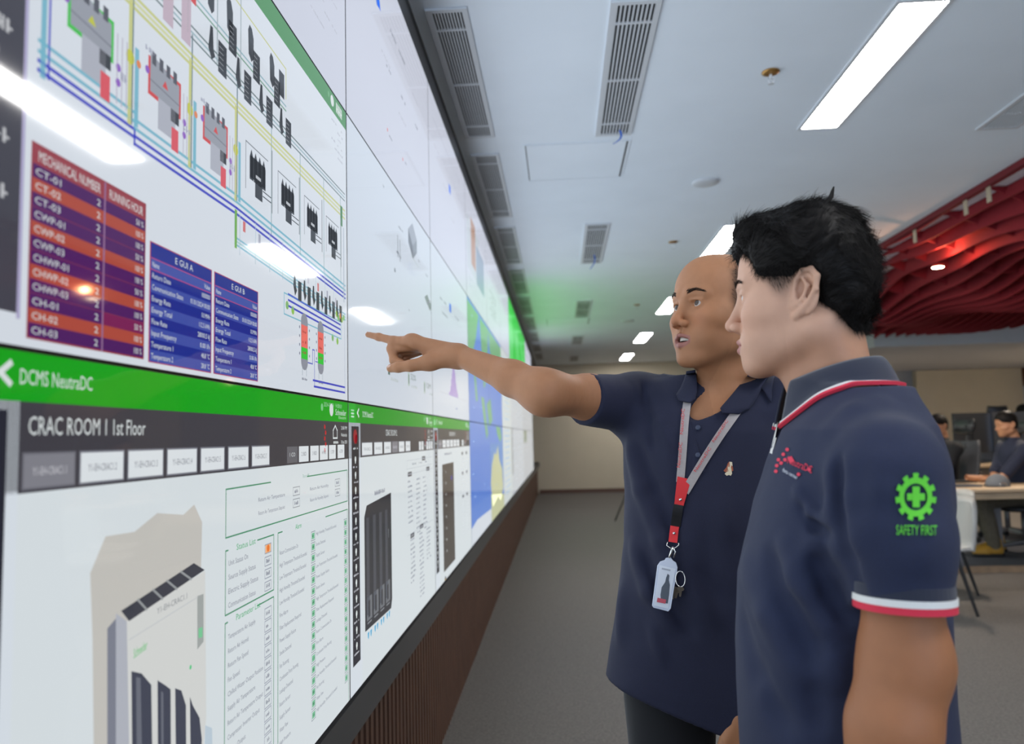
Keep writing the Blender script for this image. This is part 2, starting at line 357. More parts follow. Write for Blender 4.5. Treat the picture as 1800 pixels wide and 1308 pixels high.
cPU = S_(76, 26, 96); cOR = S_(172, 74, 58); cNV = S_(24, 44, 140); cNV2 = S_(62, 80, 164); cRED = S_(205, 70, 72); cLG = S_(160, 164, 182)
def diagram(p):
    """plant diagram on the white page of the second-row first panel, and its tables"""
    p.rect(0, .9, 1, 2.1, cWH); p.L = 1
    p.rect(0, .9, 1, 1.036, S_(74, 142, 84)); p.L = 2
    p.disc(.905, 1.0, .013, cTX); p.dashes(.93, .985, .985, 1.02, cTX); p.disc(.882, .995, .007, S_(110, 170, 120)); p.L = 1
    p.rect(0, 1.03, .083, 1.953, S_(66, 66, 76)); p.rect(.083, 1.03, .087, 1.96, S_(170, 165, 200)); p.L = 2
    for k in range(12): p.dashes(.035, 1.1+.076*k, .072, 1.12+.076*k, S_(190, 192, 196), 4); p.disc(.05, 1.075+.076*k, .008, S_(175, 176, 182))
    p.L = 1
    # buses
    for i, (dr, c) in enumerate([(0, cCY), (.016, cCY), (.030, cBLU), (.044, cBLU)]): p.line([(.10, 1.553+dr), (.985, 1.66+dr*1.6+.03)] if False else [(.10, 1.553+dr), (.24, 1.553+dr), (.24, 1.553+dr+.012), (.48, 1.553+dr+.012), (.985, 1.60+dr)], c, .0042)
    p.line([(.105, 1.30), (.105, 1.60)], cCY, .008); p.line([(.112, 1.30), (.112, 1.60)], cBLU, .003)
    for i in range(3): p.line([(.05, 1.345+i*.01), (.985, 1.335+i*.014)], (cYE, S_(206, 210, 158), cYE)[i], .0045)
    for i in range(3): p.line([(.05, 1.305+i*.012-.02), (.985, 1.29+i*.012-.015)], (S_(112, 128, 130), S_(150, 178, 186), S_(112, 128, 130))[i], .003)
    p.line([(.3, 1.225), (.66, 1.225)], S_(120, 160, 140), .003); p.line([(.3, 1.212), (.66, 1.212)], S_(140, 175, 185), .003)
    p.line([(.38, 1.095), (.66, 1.105), (.66, 1.19)], cYE, .003)
    for c in (.234, .356, .48): p.line([(c-.004, 1.36), (c-.004, 1.575)], cYE, .008); p.line([(c, 1.30), (c, 1.575)], cSL, .004); p.disc(c-.004, 1.46, .009, S_(190, 195, 60)); p.line([(c+.008, 1.44), (c+.008, 1.57)], cCY, .009)
    for c in (.60, .725, .85, .955): p.line([(c, 1.30), (c, 1.60)], S_(130, 160, 165), .003)
    # three grey chillers
    for k, c in enumerate((.168, .297, .418)):
        g = S_(150, 155, 166); g2 = S_(172, 176, 188); e = S_(70, 190, 80) if k == 0 else cRED
        a = .03
        p.L = 1; p.rect(c-a-.004, 1.425, c+a+.004, 1.498, e)
        p.L = 2; p.poly([(c-a, 1.418), (c+a, 1.433), (c+a, 1.53), (c+a-.02, 1.53), (c+a-.02, 1.50), (c-.008, 1.50), (c-.008, 1.49), (c-a, 1.49)][:2]+[(c+a, 1.49), (c-a, 1.49)], g)
        p.rect(c-.014, 1.49, c+.022, 1.55, g2); p.rect(c+.012, 1.49, c+.03, 1.515, cBLK)
        p.L = 3
        for j in range(4): p.rect(c-a+.003+j*.0145, 1.412, c-a+.011+j*.0145, 1.436, S_(82, 84, 94))
        p.rect(c+.014, 1.525, c+.029, 1.57, S_(214, 84, 96)); p.poly([(c-.006, 1.462), (c, 1.447), (c+.006, 1.462)], S_(190, 195, 60) if k == 0 else cRED)
        p.line([(c-a, 1.468), (c+a, 1.472)], S_(120, 124, 136), .002)
        p.dashes(c-.04, 1.41, c-.02, 1.42, cLG, 3); p.dashes(c+.04, 1.50, c+.058, 1.515, cLG, 3)
        for q in (1.497, 1.523): p.disc(c+.042, q, .005, S_(140, 90, 190))
        p.disc(c-.052, 1.46, .005, S_(220, 130, 80)); p.disc(c-.036, 1.455, .005, S_(140, 90, 190))
        for j in range(3): p.line([(c+.04+j*.008, 1.44), (c+.04+j*.008, 1.56)], S_(180, 176, 192), .002)
        p.L = 1
    # dark chiller symbols
    for k in range(4):
        c = .548+.1185*k; p.L = 2
        for j in range(4): p.poly([(c-.027+j*.0145, 1.445), (c-.021+j*.0145, 1.424), (c-.014+j*.0145, 1.445), (c-.014+j*.0145, 1.50), (c-.027+j*.0145, 1.50)], cBLK)
        p.rect(c-.025, 1.44, c+.028, 1.495, cBLK); p.rect(c-.008, 1.49, c+.018, 1.535, cBLK)
        p.line([(c-.04, 1.415), (c+.038, 1.415)], S_(120, 124, 130), .002); p.line([(c-.04, 1.415), (c-.04, 1.53)], S_(120, 124, 130), .002)
        p.line([(c+.02, 1.505), (c+.05, 1.505)], cBLK, .002); p.line([(c+.02, 1.518), (c+.05, 1.518)], cBLK, .002); p.line([(c+.054, 1.38), (c+.054, 1.54)], S_(150, 156, 162), .005)
        p.L = 3; p.rect(c-.006, 1.478, c+.012, 1.486, S_(180, 184, 190)); p.L = 1
    def vessel(c, r, s=1, right=True):
        p.L = 2; p.poly([(c-.008, r+.02*s), (c-.003, r), (c+.005, r+.005*s), (c+.011, r+.03*s), (c+.011, r+.09*s), (c+.004, r+.105*s), (c-.006, r+.09*s)], cBLK)
    for k, c in enumerate((.40, .454, .522, .60)): vessel(c, 1.115, .85)
    for k in range(4):
        c = .405+.0785*k
        for cc, rr in ((c, 1.232), (c+.03, 1.155)) if k < 3 else ((c, 1.232),):
            p.L = 2
            if rr > 1.2: p.poly([(cc-.004, rr), (cc+.003, rr), (cc+.005, rr+.05), (cc+.01, rr+.06), (cc+.0, rr+.075), (cc-.009, rr+.055)], cBLK)
            p.rect(cc+.018, rr+.012, cc+.042, rr+.085, cBLK); p.L = 3
            for j in range(5): p.line([(cc+.021, rr+.025+j*.012), (cc+.032, rr+.025+j*.012)], S_(140, 144, 150), .0015)
    p.L = 2; p.rect(.63, 1.13, .652, 1.2, cBLK)
    for c in (.29, .33): p.rect(c, 1.2, c+.022, 1.33, S_(190, 172, 186)); p.rect(c+.022, 1.2, c+.034, 1.23, cRED)
    for c in (.26, .345, .42, .49): p.line([(c, 1.05), (c, 1.3)], S_(150, 165, 170), .003)
    # small lower loop
    p.L = 1
    for i in range(3): p.line([(.475, 1.665+i*.008), (.985, 1.70+i*.010)], (cCY, S_(160, 200, 205), cCY)[i], .003)
    p.line([(.475, 1.61), (.475, 1.665)], cCY, .003)
    p.L = 2; p.rect(.474, 1.60, .481, 1.69, S_(110, 170, 70)); p.rect(.955, 1.33, .968, 1.40, S_(70, 130, 80)); p.rect(.972, 1.40, .978, 1.66, S_(176, 186, 200))
    for k in range(9): c = .50+.052*k; p.rect(c, 1.615+.006*k, c+.008, 1.64+.006*k, (S_(205, 110, 110), cLG, S_(190, 190, 205))[k % 3]); p.line([(c-.01, 1.60), (c-.01, 1.70)], S_(170, 190, 205), .002)
    for k in range(6):
        c = .70+.046*k; p.poly([(c-.004, 1.668), (c+.002, 1.668), (c+.004, 1.70), (c+.009, 1.71), (c, 1.728), (c-.008, 1.70)], cBLK); p.rect(c+.014, 1.68, c+.03, 1.735, cBLK)
    for k in range(5): c = .925+.012*k; p.disc(c, 1.715+.01*(k % 2), .007, (S_(150, 190, 80), S_(120, 180, 90), S_(220, 150, 110))[k % 3])
    p.L = 1
    p.frame(.652, 1.735, .955, 1.792, cCY, .0025)
    for i in range(3): p.line([(.67, 1.733+.016*i), (.95, 1.745+.016*i)], cBLU, .004)
    for c, rr in ((.665, 1.765), (.69, 1.772), (.90, 1.80), (.93, 1.805)): p.disc(c, rr, .008, (S_(220, 110, 90), S_(140, 190, 80), S_(130, 180, 110), S_(210, 120, 90))[int(c*100) % 4])
    for c in (.744, .829):
        p.L = 2; n = 10; p.poly([(c+.0165*math.cos(math.pi*i/n), 1.79-.025*math.sin(math.pi*i/n)) for i in range(n+1)]+[(c-.0165*math.cos(math.pi*i/n), 1.905+.025*math.sin(math.pi*i/n)) for i in range(n+1)], S_(140, 144, 156))
        p.L = 3; p.rect(c-.0155, 1.80, c+.0155, 1.865, S_(232, 108, 98)); p.rect(c-.0155, 1.865, c+.0155, 1.898, S_(44, 196, 50)); p.L = 4
        for rr in (1.815, 1.845, 1.875): p.dashes(c-.009, rr, c+.009, rr+.008, S_(150, 70, 60), 3)
        for rr in (1.81, 1.835, 1.86, 1.885): p.disc(c-.024, rr, .003, S_(130, 134, 150)); p.disc(c+.024, rr, .003, S_(130, 134, 150))
        p.L = 1; p.line([(c-.01, 1.925), (c-.01, 1.945)], cSL, .0015); p.line([(c+.01, 1.925), (c+.01, 1.945)], cSL, .0015); p.dashes(c-.012, 1.952, c+.014, 1.959, cGR, 4)
    p.line([(.762, 1.905), (.785, 1.905), (.785, 1.862), (.795, 1.862), (.795, 1.97)], S_(90, 96, 190), .0025); p.line([(.80, 1.895), (.812, 1.895)], S_(90, 96, 190), .002)
    p.line([(.788, 1.953), (.978, 1.953)], cBLU, .0042); p.line([(.793, 1.971), (.978, 1.971)], cBLU, .0042)
    p.line([(.978, 1.70), (.978, 1.97)], S_(170, 180, 200), .0025)
    for k in range(6): p.dashes(.90+.02*(k % 3), 1.06+.022*k, .975, 1.068+.022*k, S_(182, 186, 198), 6)
    # maroon table
    p.L = 1; p.rect(.0945, 1.704, .263, 1.984, S_(150, 60, 72)); p.L = 2
    names = ['CT-01', 'CT-02', 'CT-03', 'CWP-01', 'CWP-02', 'CWP-03', 'CHWP-01', 'CHWP-02', 'CHWP-03', 'CH-01', 'CH-02', 'CH-03']
    p.L = 3
    hh = (1.982-1.735)/12
    for k in range(12):
        r = 1.735+hh*k; cc = cOR if k in (1, 4, 7, 10) else cPU
        p.L = 2; p.rect(.0965, r, .192, r+hh*.96, cc); p.rect(.194, r, .2615, r+hh*.96, (cOR if k in (1, 4, 7, 10) else (S_(120, 30, 84) if k == 9 else cPU)))
        p.L = 3; p.text(.100, r+hh*.22, .100+.0062*len(names[k]), r+hh*.74, names[k], cTX); p.text(.181, r+hh*.22, .1865, r+hh*.74, '2', cTX); p.text(.245, r+hh*.22, .2585, r+hh*.74, '100 %' if k % 3 else '50 %', cTX)
    p.L = 3; p.rect(.1918, 1.706, .1940, 1.984, S_(148, 110, 150)); p.text(.103, 1.713, .186, 1.729, 'MECHANICAL NUMBER', cTX); p.text(.20, 1.713, .257, 1.729, 'RUNNING HOUR', cTX)
    # blue tables
    for c0, c1, nm in ((.271, .4105, 'E GUI A'), (.4165, .5515, 'E GUI B')):
        p.L = 2; p.rect(c0, 1.767, c1, 1.987, S_(170, 60, 96)); p.L = 3; p.rect(c0+.002, 1.769, c1-.002, 1.985, cNV); p.L = 4
        cm = (c0+c1)/2; p.text(cm-.018, 1.776, cm+.022, 1.789, nm, cTX)
        rows = ['Name', 'Return Date', 'Communication State', 'Energy Rate', 'Energy Total', 'Flow Rate', 'Input Frequency', 'Temperature 1', 'Temperature 2']
        vals = ['Value', '0000000', '01/01/2024 00:00', '0.0 MWh', '112.5 kWh', '28000.5 kJ', '0.00 l/h', '48.8 °C', '28.8 °C']
        hh = (1.985-1.797)/9
        for k in range(9):
            r = 1.797+hh*k
            if k % 2 == 0: p.L = 4; p.rect(c0+.002, r, c1-.002, r+hh, cNV2)
            p.L = 5; p.text(c0+.005, r+hh*.25, c0+.005+.0034*len(rows[k]), r+hh*.75, rows[k], cTX); p.text(c1-.005-.003*len(vals[k]), r+hh*.25, c1-.005, r+hh*.75, vals[k], cTX)
        p.L = 5; p.line([(c0+.002, 1.797), (c1-.002, 1.797)], S_(170, 70, 130), .0015); p.line([(c0+.002, 1.797+hh), (c1-.002, 1.797+hh)], S_(170, 70, 130), .0015)
    p.L = 0
def dcms(p, n, title, tabs, sel, small, sel2, kind):
    o = p.col; p.L = 0; p.rect(o, 2, o+1, 3.1, S_(216, 224, 228)); p.L = 1
    p.rect(o, 1.98, o+1, 2.0715, cGRN if o == 0 else S_(18, 150, 18)); p.rect(o, 2.0715, o+1, 2.196, cDK); p.rect(o, 2.0715, o+.09, 3.1, S_(216, 224, 232))
    p.L = 2
    bar0 = o+.022 if o else o+.02
    p.rect(bar0, 2.084, o+.077, 2.905 if o else 3.1, S_(34, 34, 44)); p.L = 3
    p.disc((bar0+o+.077)/2, 2.12, .018, S_(150, 24, 34)); p.disc((bar0+o+.077)/2+.008, 2.13, .012, S_(90, 12, 24)); p.L = 4
    p.dashes(bar0+.012, 2.158, o+.07, 2.166, cTX, 5)
    for k in range(13):
        r = 2.20+.0535*k; c = (bar0+o+.077)/2
        p.L = 4; p.disc(c, r, .007, cTX, 6 if k % 2 else 9); p.rect(c-.003, r, c+.003, r+.016, cTX); p.dashes(c-.018, r+.024, c+.02, r+.031, S_(190, 192, 200), 5)
    p.L = 2
    p.text(o+.089+(.02 if o else 0), 2.026, o+.18+(.02 if o else 0), 2.048, 'DCMS NeutraDC', cTX)
    if o:
        for k in range(3): p.rect(o+.02, 2.025+.011*k, o+.042, 2.031+.011*k, cTX)
    p.line([(o+.078, 2.022), (o+.068, 2.035), (o+.078, 2.048)], cTX, .006)
    p.rect(o+.0, 2.002, o+.055, 2.0715, S_(30, 172, 40)) if o else None
    c1 = o+.985
    p.text(c1-.14, 2.012, c1-.03, 2.027, '2024-01-24  14:08:01', S_(150, 200, 160)); p.disc(c1-.095, 2.035, .014, cTX); p.disc(c1-.15, 2.03, .008, S_(120, 200, 130)); p.text(c1-.07, 2.03, c1, 2.05, 'Schneider', cTX); p.text(c1-.05, 2.052, c1, 2.062, 'Electric', S_(180, 220, 180))
    for k in range(5): p.disc(c1-.135+.005*(k % 2), 2.09+.018*k, .005, S_(196, 22, 32))
    p.line([(c1-.085, 2.10), (c1-.085, 2.125), (c1-.06, 2.125), (c1-.06, 2.10), (c1-.072, 2.085), (c1-.085, 2.10)], cTX, .0035); p.dashes(c1-.10, 2.135, c1-.05, 2.143, cTX, 6)
    p.text(c1-.035, 2.085, c1+.005, 2.097, '2:08 PM', cTX); p.text(c1-.035, 2.108, c1+.005, 2.12, 'Wednesday', cTX); p.text(c1-.035, 2.132, c1+.005, 2.144, '24 Jan 2024', cTX)
    tw = title[1]; p.text(tw[0], 2.090, tw[1], 2.117, title[0], cTX)
    for k, (a, b) in enumerate(tabs):
        p.L = 2; p.rect(a, 2.141, b, 2.192, S_(108, 108, 116) if k == sel else S_(120, 122, 132)); p.L = 3; p.rect(a+.002, 2.144, b-.002, 2.189, S_(128, 128, 136) if k == sel else S_(222, 228, 232))
        p.L = 4; w_ = b-a; p.text(a+w_*.18, 2.161, b-w_*.18, 2.173, 'Y1-EH-CRAC1.%d' % (k+1) if o == 0 else '1F-EH-CRAC2.%d' % (k+1), S_(196, 196, 202) if k == sel else S_(120, 122, 130))
    for k, (a, b) in enumerate(small):
        p.L = 2; p.rect(a, 2.147, b, 2.191, S_(100, 100, 106) if k == sel2 else S_(222, 228, 232)); p.L = 3
        w_ = b-a; p.text(a+w_*.25, 2.163, b-w_*.25, 2.174, ('1 CO', '2 BD', '3 BD', '4 FIRE', '5 STEP', '6 STEP', '7 ALL')[k % 7], S_(110, 112, 120) if k != sel2 else cTX)
    p.L = 1
def crac0(p):
    dcms(p, 0, ('CRAC ROOM 1 1st Floor', (.1, .268)), None or [(.094, .159), (.164, .232), (.237, .304), (.31, .378), (.385, .449), (.458, .522), (.531, .595)], 0,
         [(.664, .711), (.717, .763), (.772, .816), (.822, .867), (.874, .915), (.927, .971)], 0, 0)
    g = S_(64, 140, 100)
    p.frame(.4535, 2.234, .99, 2.338, g, .0022); p.L = 2; p.rect(.60, 2.228, .665+.09, 2.24, S_(216, 224, 228)); p.text(.80, 2.224, .835, 2.236, 'Reset All', g) if False else p.text(.735, 2.226, .765, 2.236, 'Reset All', g)
    p.L = 2
    for c, r, t in ((.555, 2.266, 'Return Air Temperature'), (.555, 2.298, 'Return Air Temperature Setpoint'), (.77, 2.266, 'Return Air Humidity'), (.77, 2.298, 'Return Air Humidity Setpoint')): p.text(c, r, c+.10, r+.010, t, cGR)
    for c in (.69, .91):
        for r in (2.258, 2.29): p.frame(c, r, c+.03, r+.022, S_(150, 156, 162), .0015); p.dashes(c+.007, r+.006, c+.024, r+.016, cGR, 3)
    def group(c0, r0, c1, r1, title, items, vals):
        p.L = 1; p.frame(c0, r0, c1, r1, g, .0022); p.L = 2; cw = c1-c0; p.rect(c0+cw*.05, r0-.007, c0+cw*.62, r0+.007, S_(216, 224, 228)); p.L = 3; p.text(c0+cw*.2, r0-.008, c0+cw*.2+.0055*len(title), r0+.006, title, S_(40, 170, 100))
    group(.4535, 2.366, .611, 2.502, 'Status List', 4, 4)
    p.L = 2
    for k, t in enumerate(('Unit Status On', 'Source Supply Status', 'Electric Supply Status', 'Communication Status')):
        r = 2.388+.030*k; p.text(.462, r, .462+.0042*len(t), r+.012, t, cGR); p.frame(.578, r-.004, .601, r+.017, S_(150, 156, 170), .0015)
        if k == 0: p.rect(.5795, r-.003, .5995, r+.016, S_(240, 180, 130)); p.L = 3; p.disc(.5895, r+.006, .006, S_(235, 120, 40)); p.L = 2
        else: p.dashes(.583, r+.001, .597, r+.011, cGR, 3)
    group(.4535, 2.519, .611, 3.2, 'Parameter List', 4, 4)
    its = ['Temperature Air Supply', 'Return Air Humid', 'Return Fan Speed', 'Fan Speed', 'Chilled Water Output Position', 'Supply Air Temperature', 'Return Air Temperature Output', 'Compressor Inverter Output', 'Airflow Output', 'Water Valve', 'Cooling Demand', 'Cool Output', 'Return Temp', 'Pressure']
    for k, t in enumerate(its):
        r = 2.545+.030*k; p.L = 2; p.text(.462, r, .462+.0038*len(t), r+.011, t, cGR)
        p.frame(.578, r-.008, .602, r+.017, S_(150, 156, 170), .0015); p.dashes(.583, r, .597, r+.009, cGR, 3)
    group(.6275, 2.366, .99, 3.2, 'Alarm', 4, 4)
    A = ['Return Communication On', 'High Temperature Threshold Exceeded', 'Low Temperature Threshold Exceeded', 'High Humidity Threshold Exceeded', 'Low Humidity Threshold Exceeded', 'Fire Alarm', 'Filter Replacement Required', 'Power Supply Failure', 'Smoke Detected', 'Fan Running', 'Condensate Pump Running', 'Leakage Detected', 'Return Sensor', 'Supply Sensor', 'Water Flow', 'High Pressure']
    for k in range(17):
        r = 2.40+.0315*k; p.L = 2
        if k < 16: p.text(.634, r+.012, .634+.0034*len(A[k]), r+.023, A[k], cGR)
        p.text(.80, r, .80+.0036*len(A[(k*5+3) % 16]), r+.010, A[(k*5+3) % 16], cGR)
        for c in (.775, .965): p.frame(c, r-.004, c+.02, r+.021, S_(140, 150, 156), .0015); p.rect(c+.003, r, c+.017, r+.017, S_(120, 190, 150)); p.L = 3; p.dashes(c+.005, r+.005, c+.015, r+.012, S_(60, 120, 90), 3); p.L = 2
    # drawn cooling cabinet on the page
    p.L = 1
    p.poly([U(*q) for q in ((158, 1008), (185, 943), (236, 935), (236, 1400), (165, 1400), (162, 1120))], S_(196, 194, 188))
    p.poly([U(*q) for q in ((236, 935), (276, 902), (322, 905), (322, 1030), (236, 1400))], S_(196, 194, 188))
    p.poly([U(*q) for q in ((322, 905), (341, 887), (355, 918), (353, 1000), (322, 1030))], S_(196, 194, 188))
    p.L = 2; a = U(205, 1090); 
    p.poly([U(*q) for q in ((188, 1105), (205, 1085), (205, 1400), (188, 1400))], S_(124, 128, 142))
    p.L = 3; p.poly([U(*q) for q in ((203, 1078), (222, 1092), (228, 1400), (203, 1400))], S_(176, 180, 190))
    p.poly([U(*q) for q in ((222, 1092), (360, 1003), (362, 1260), (350, 1400), (228, 1400))], S_(212, 214, 212))
    p.L = 4; p.poly([U(*q) for q in ((212, 1074), (340, 990), (359, 1002), (226, 1092))], S_(58, 60, 70)); p.L = 5
    for f in (.23, .44, .63, .82): p.line([U(212+128*f, 1074-84*f), U(226+133*f, 1092-90*f)], S_(150, 154, 156), .003)
    p.L = 4; p.text(*U(275, 1078), U(326, 1060)[0], U(326, 1060)[1]+.006, 'Y1-EH-CRAC1.1', S_(150, 154, 158)) if False else None
    V, F = text_tris('Y1-EH-CRAC1.1')
    a, b = U(275, 1080), U(328, 1052)
    for f in F: p.poly([(a[0]+V[i][0]*(b[0]-a[0]), a[1]+V[i][0]*(b[1]-a[1])-V[i][1]*.011) for i in f], S_(130, 134, 140))
    V, F = text_tris('Schneider'); a, b = U(234, 1158), U(258, 1140)
    for f in F: p.poly([(a[0]+V[i][0]*(b[0]-a[0]), a[1]+V[i][0]*(b[1]-a[1])-V[i][1]*.016) for i in f], S_(60, 190, 90))
    p.poly([U(*q) for q in ((346, 1048), (357, 1044), (357, 1128), (346, 1142))], S_(160, 166, 164)); p.L = 5; p.poly([U(*q) for q in ((348, 1105), (355, 1102), (355, 1120), (348, 1122))], S_(120, 200, 150)); p.disc(*U(334, 1173), .003, S_(80, 200, 130))
    p.line([U(226, 1125), U(346, 1050)], S_(196, 200, 202), .0015)
    p.L = 4
    for P_ in (((230, 1180), (248, 1184), (265, 1204), (268, 1400), (232, 1400)), ((276, 1196), (290, 1205), (299, 1212), (300, 1400), (277, 1400)), ((307, 1210), (318, 1214), (326, 1240), (327, 1400), (309, 1400)), ((333, 1225), (338, 1240), (350, 1262), (354, 1300), (350, 1400), (335, 1400))):
        p.poly([U(*q) for q in P_], S_(62, 66, 82))
    p.L = 5
    for P_ in (((238, 1190), (246, 1192), (250, 1400), (240, 1400)), ((282, 1215), (286, 1218), (287, 1400), (283, 1400))): p.poly([U(*q) for q in P_], S_(104, 108, 120))
    p.L = 4; p.poly([U(*q) for q in ((360, 1275), (372, 1280), (374, 1400), (356, 1400))], S_(188, 204, 216))
def crac(p):
    o = p.col
    if o == 1:
        dcms(p, 1, ('CRAC ROOM 2', (1.32, 1.445)), [(1.10, 1.19), (1.205, 1.285), (1.30, 1.375), (1.385, 1.455), (1.465, 1.535), (1.55, 1.615)], 3, [(1.745+.041*k, 1.745+.041*k+.032) for k in range(6)], 2, 1)
        g = S_(178, 186, 196); k_ = S_(48, 50, 56)
        a = U(640, 905); b = U(687, 868); c = U(690, 1060); d = U(641, 1112)
        p.L = 2; top = a[1]; p.poly([(a[0], a[1]+.01), (a[0]+.02, a[1]-.03), (b[0], b[1]-.005), (b[0], c[1]-.02), (b[0]-.012, c[1]+.015), (a[0], d[1])], k_)
        p.L = 3; w_ = (b[0]-a[0])/4.6
        for i in range(4):
            x = a[0]+.015+w_*1.05*i
            p.L = 3; p.rect(x, a[1]+.015, x+w_*.45, d[1]-.05, S_(74, 76, 84)); p.rect(x, d[1]-.115, x+w_*.8, d[1]-.03, S_(112, 116, 122)); p.L = 4; p.rect(x+w_*.2, d[1]-.10, x+w_*.5, d[1]-.04, S_(58, 60, 66)); p.rect(x+.004, d[1]-.024, x+w_*.7, d[1]-.018, S_(130, 134, 140))
            for q in (0, .022): p.poly([(x+.004+q, d[1]+.012), (x+.018+q, d[1]+.012), (x+.014+q, d[1]+.03), (x+.011+q, d[1]+.038), (x+.006+q, d[1]+.03)], S_(70, 170, 214))
        p.L = 2; p.line([(b[0]-.03, a[1]+.10), (b[0]-.03, a[1]+.13)], S_(150, 154, 160), .004)
        p.dashes(a[0]+.09, a[1]-.075, a[0]+.2, a[1]-.058, cGR, 12)
        for (c0, n) in ((1.575, 9), (1.69, 12), (1.80, 12)):
            for j in range(n): p.dashes(c0, 2.33+.024*j, c0+.05+.02*p.rng.random(), 2.34+.024*j, cGR, 6)
        for (c0, n) in ((1.60, 10), (1.73, 15), (1.85, 8)):
            for j in range(n): p.dashes(c0, 2.61+.022*j, c0+.05+.03*p.rng.random(), 2.62+.022*j, cGR, 6)
        for c0 in (1.655, 1.765, 1.88): p.line([(c0, 2.33), (c0, 2.60)], S_(176, 182, 192), .002)
        for c0, r0 in ((1.575, 2.29), (1.79, 2.225), (1.60, 2.585), (1.74, 2.57), (1.86, 2.285)): p.rect(c0, r0, c0+.055, r0+.022, S_(84, 86, 94)); p.L = 3; p.dashes(c0+.01, r0+.007, c0+.045, r0+.015, S_(170, 172, 178), 4); p.L = 2
        p.frame(1.56, 2.235, 1.97, 2.275, g, .0015); p.line([(1.56, 2.30), (1.97, 2.30)], g, .0015); p.line([(1.56, 2.585), (1.97, 2.585)], g, .0015)
        for c0 in (1.64, 1.74, 1.84): p.dashes(c0, 2.25, c0+.06, 2.26, cGR, 6)
    else:
        dcms(p, 2, ('CRAC ROOM 3', (2.36, 2.52)), [(2.10+.092*k, 2.178+.092*k) for k in range(6)], 0, [(2.72, 2.77), (2.80, 2.85)], 1, 1)
        a = U(777, 817); c = U(800, 975)
        p.L = 2; p.rect(a[0], a[1], c[0], c[1]+.03, S_(78, 72, 68)); p.L = 3
        for j in range(8): p.disc(a[0]+.08, a[1]+.05+.07*j, .006, cTX, 6); p.disc(a[0]+.03, a[1]+.04+.07*j, .003, S_(170, 172, 176), 6)
        p.disc(c[0]-.06, a[1]+.10, .012, S_(90, 80, 200)); p.L = 2
        p.dashes(a[0]+.06, a[1]-.07, c[0]-.04, a[1]-.055, cGR, 10)
        for c0 in (2.70, 2.84):
            for j in range(22): p.dashes(c0, 2.28+.026*j, c0+.06+.03*p.rng.random(), 2.288+.026*j, S_(184, 188, 196), 6)
            for r0 in (2.235, 2.38, 2.55): p.rect(c0, r0, c0+.05, r0+.022, S_(84, 86, 94))
        p.disc(a[0]+.03, c[1]+.09, .02, S_(60, 62, 70)); p.disc(a[0]+.03, c[1]+.09, .01, S_(240, 190, 60)); p.dashes(a[0]+.1, c[1]+.085, a[0]+.2, c[1]+.095, S_(160, 164, 172), 8)
def blank(p, col=cWH): p.L = 0; p.rect(p.col, -.2, p.col+1, 3.2, col); p.L = 1
m_bez = mat('bezel_black', (.01, .01, .011), .35)
def world_map(p):
    """sea with green coasts and a pale land mass, drawn over two panel columns and two rows"""
    p.L = 0; p.rect(p.col, -.2, p.col+1, 3.2, S_(100, 138, 214)); p.L = 1
    if p.row == 2: p.rect(3, 2.2, 4.0, 2.70, S_(92, 132, 212)); p.rect(4, 2.2, 5, 2.6, S_(104, 146, 206))
    gr = S_(120, 176, 128); ye = S_(196, 200, 160)
    for P_ in (((3.0, 1.0), (3.5, 1.0), (3.35, 1.25), (3.2, 1.4), (3.1, 1.62), (3.0, 1.5)), ((3.55, 1.0), (4.05, 1.0), (3.95, 1.35), (3.8, 1.62), (3.7, 1.66), (3.62, 1.3)), ((4.05, 1.0), (5, 1.0), (5, 1.25), (4.6, 1.22), (4.3, 1.3), (4.1, 1.2)),
               ((3.55, 1.75), (3.7, 1.75), (3.9, 2.1), (3.8, 2.15), (3.66, 1.95)), ((3.85, 1.8), (4.1, 1.72), (4.2, 1.95), (3.98, 2.03)), ((4.45, 2.0), (4.8, 2.02), (4.9, 2.14), (4.75, 2.2), (4.5, 2.08)), ((3.2, 1.5), (3.3, 1.55), (3.38, 1.8), (3.3, 1.82))): p.poly(P_, gr)
    p.L = 2
    for P_ in (((4.1, 2.42), (4.28, 2.30), (4.42, 2.33), (4.55, 2.22), (4.66, 2.40), (4.88, 2.52), (4.95, 2.75), (4.7, 2.88), (4.5, 2.80), (4.1, 2.86), (4.0, 2.6)), ((4.0, 2.72), (5, 2.84), (5, 3), (4, 3))): p.poly(P_, ye)
    p.L = 3
    for k in range(14): c, r = p.col+p.rng.random(), 1.05+1.7*p.rng.random(); p.dashes(c, r, c+.07, r+.012, S_(150, 178, 214), 6)
    if p.row == 2:
        p.L = 1; p.poly([(3, 2.86), (3.25, 2.83), (4, 2.86), (5, 2.92), (5, 3.1), (3, 3.1)], cWH)
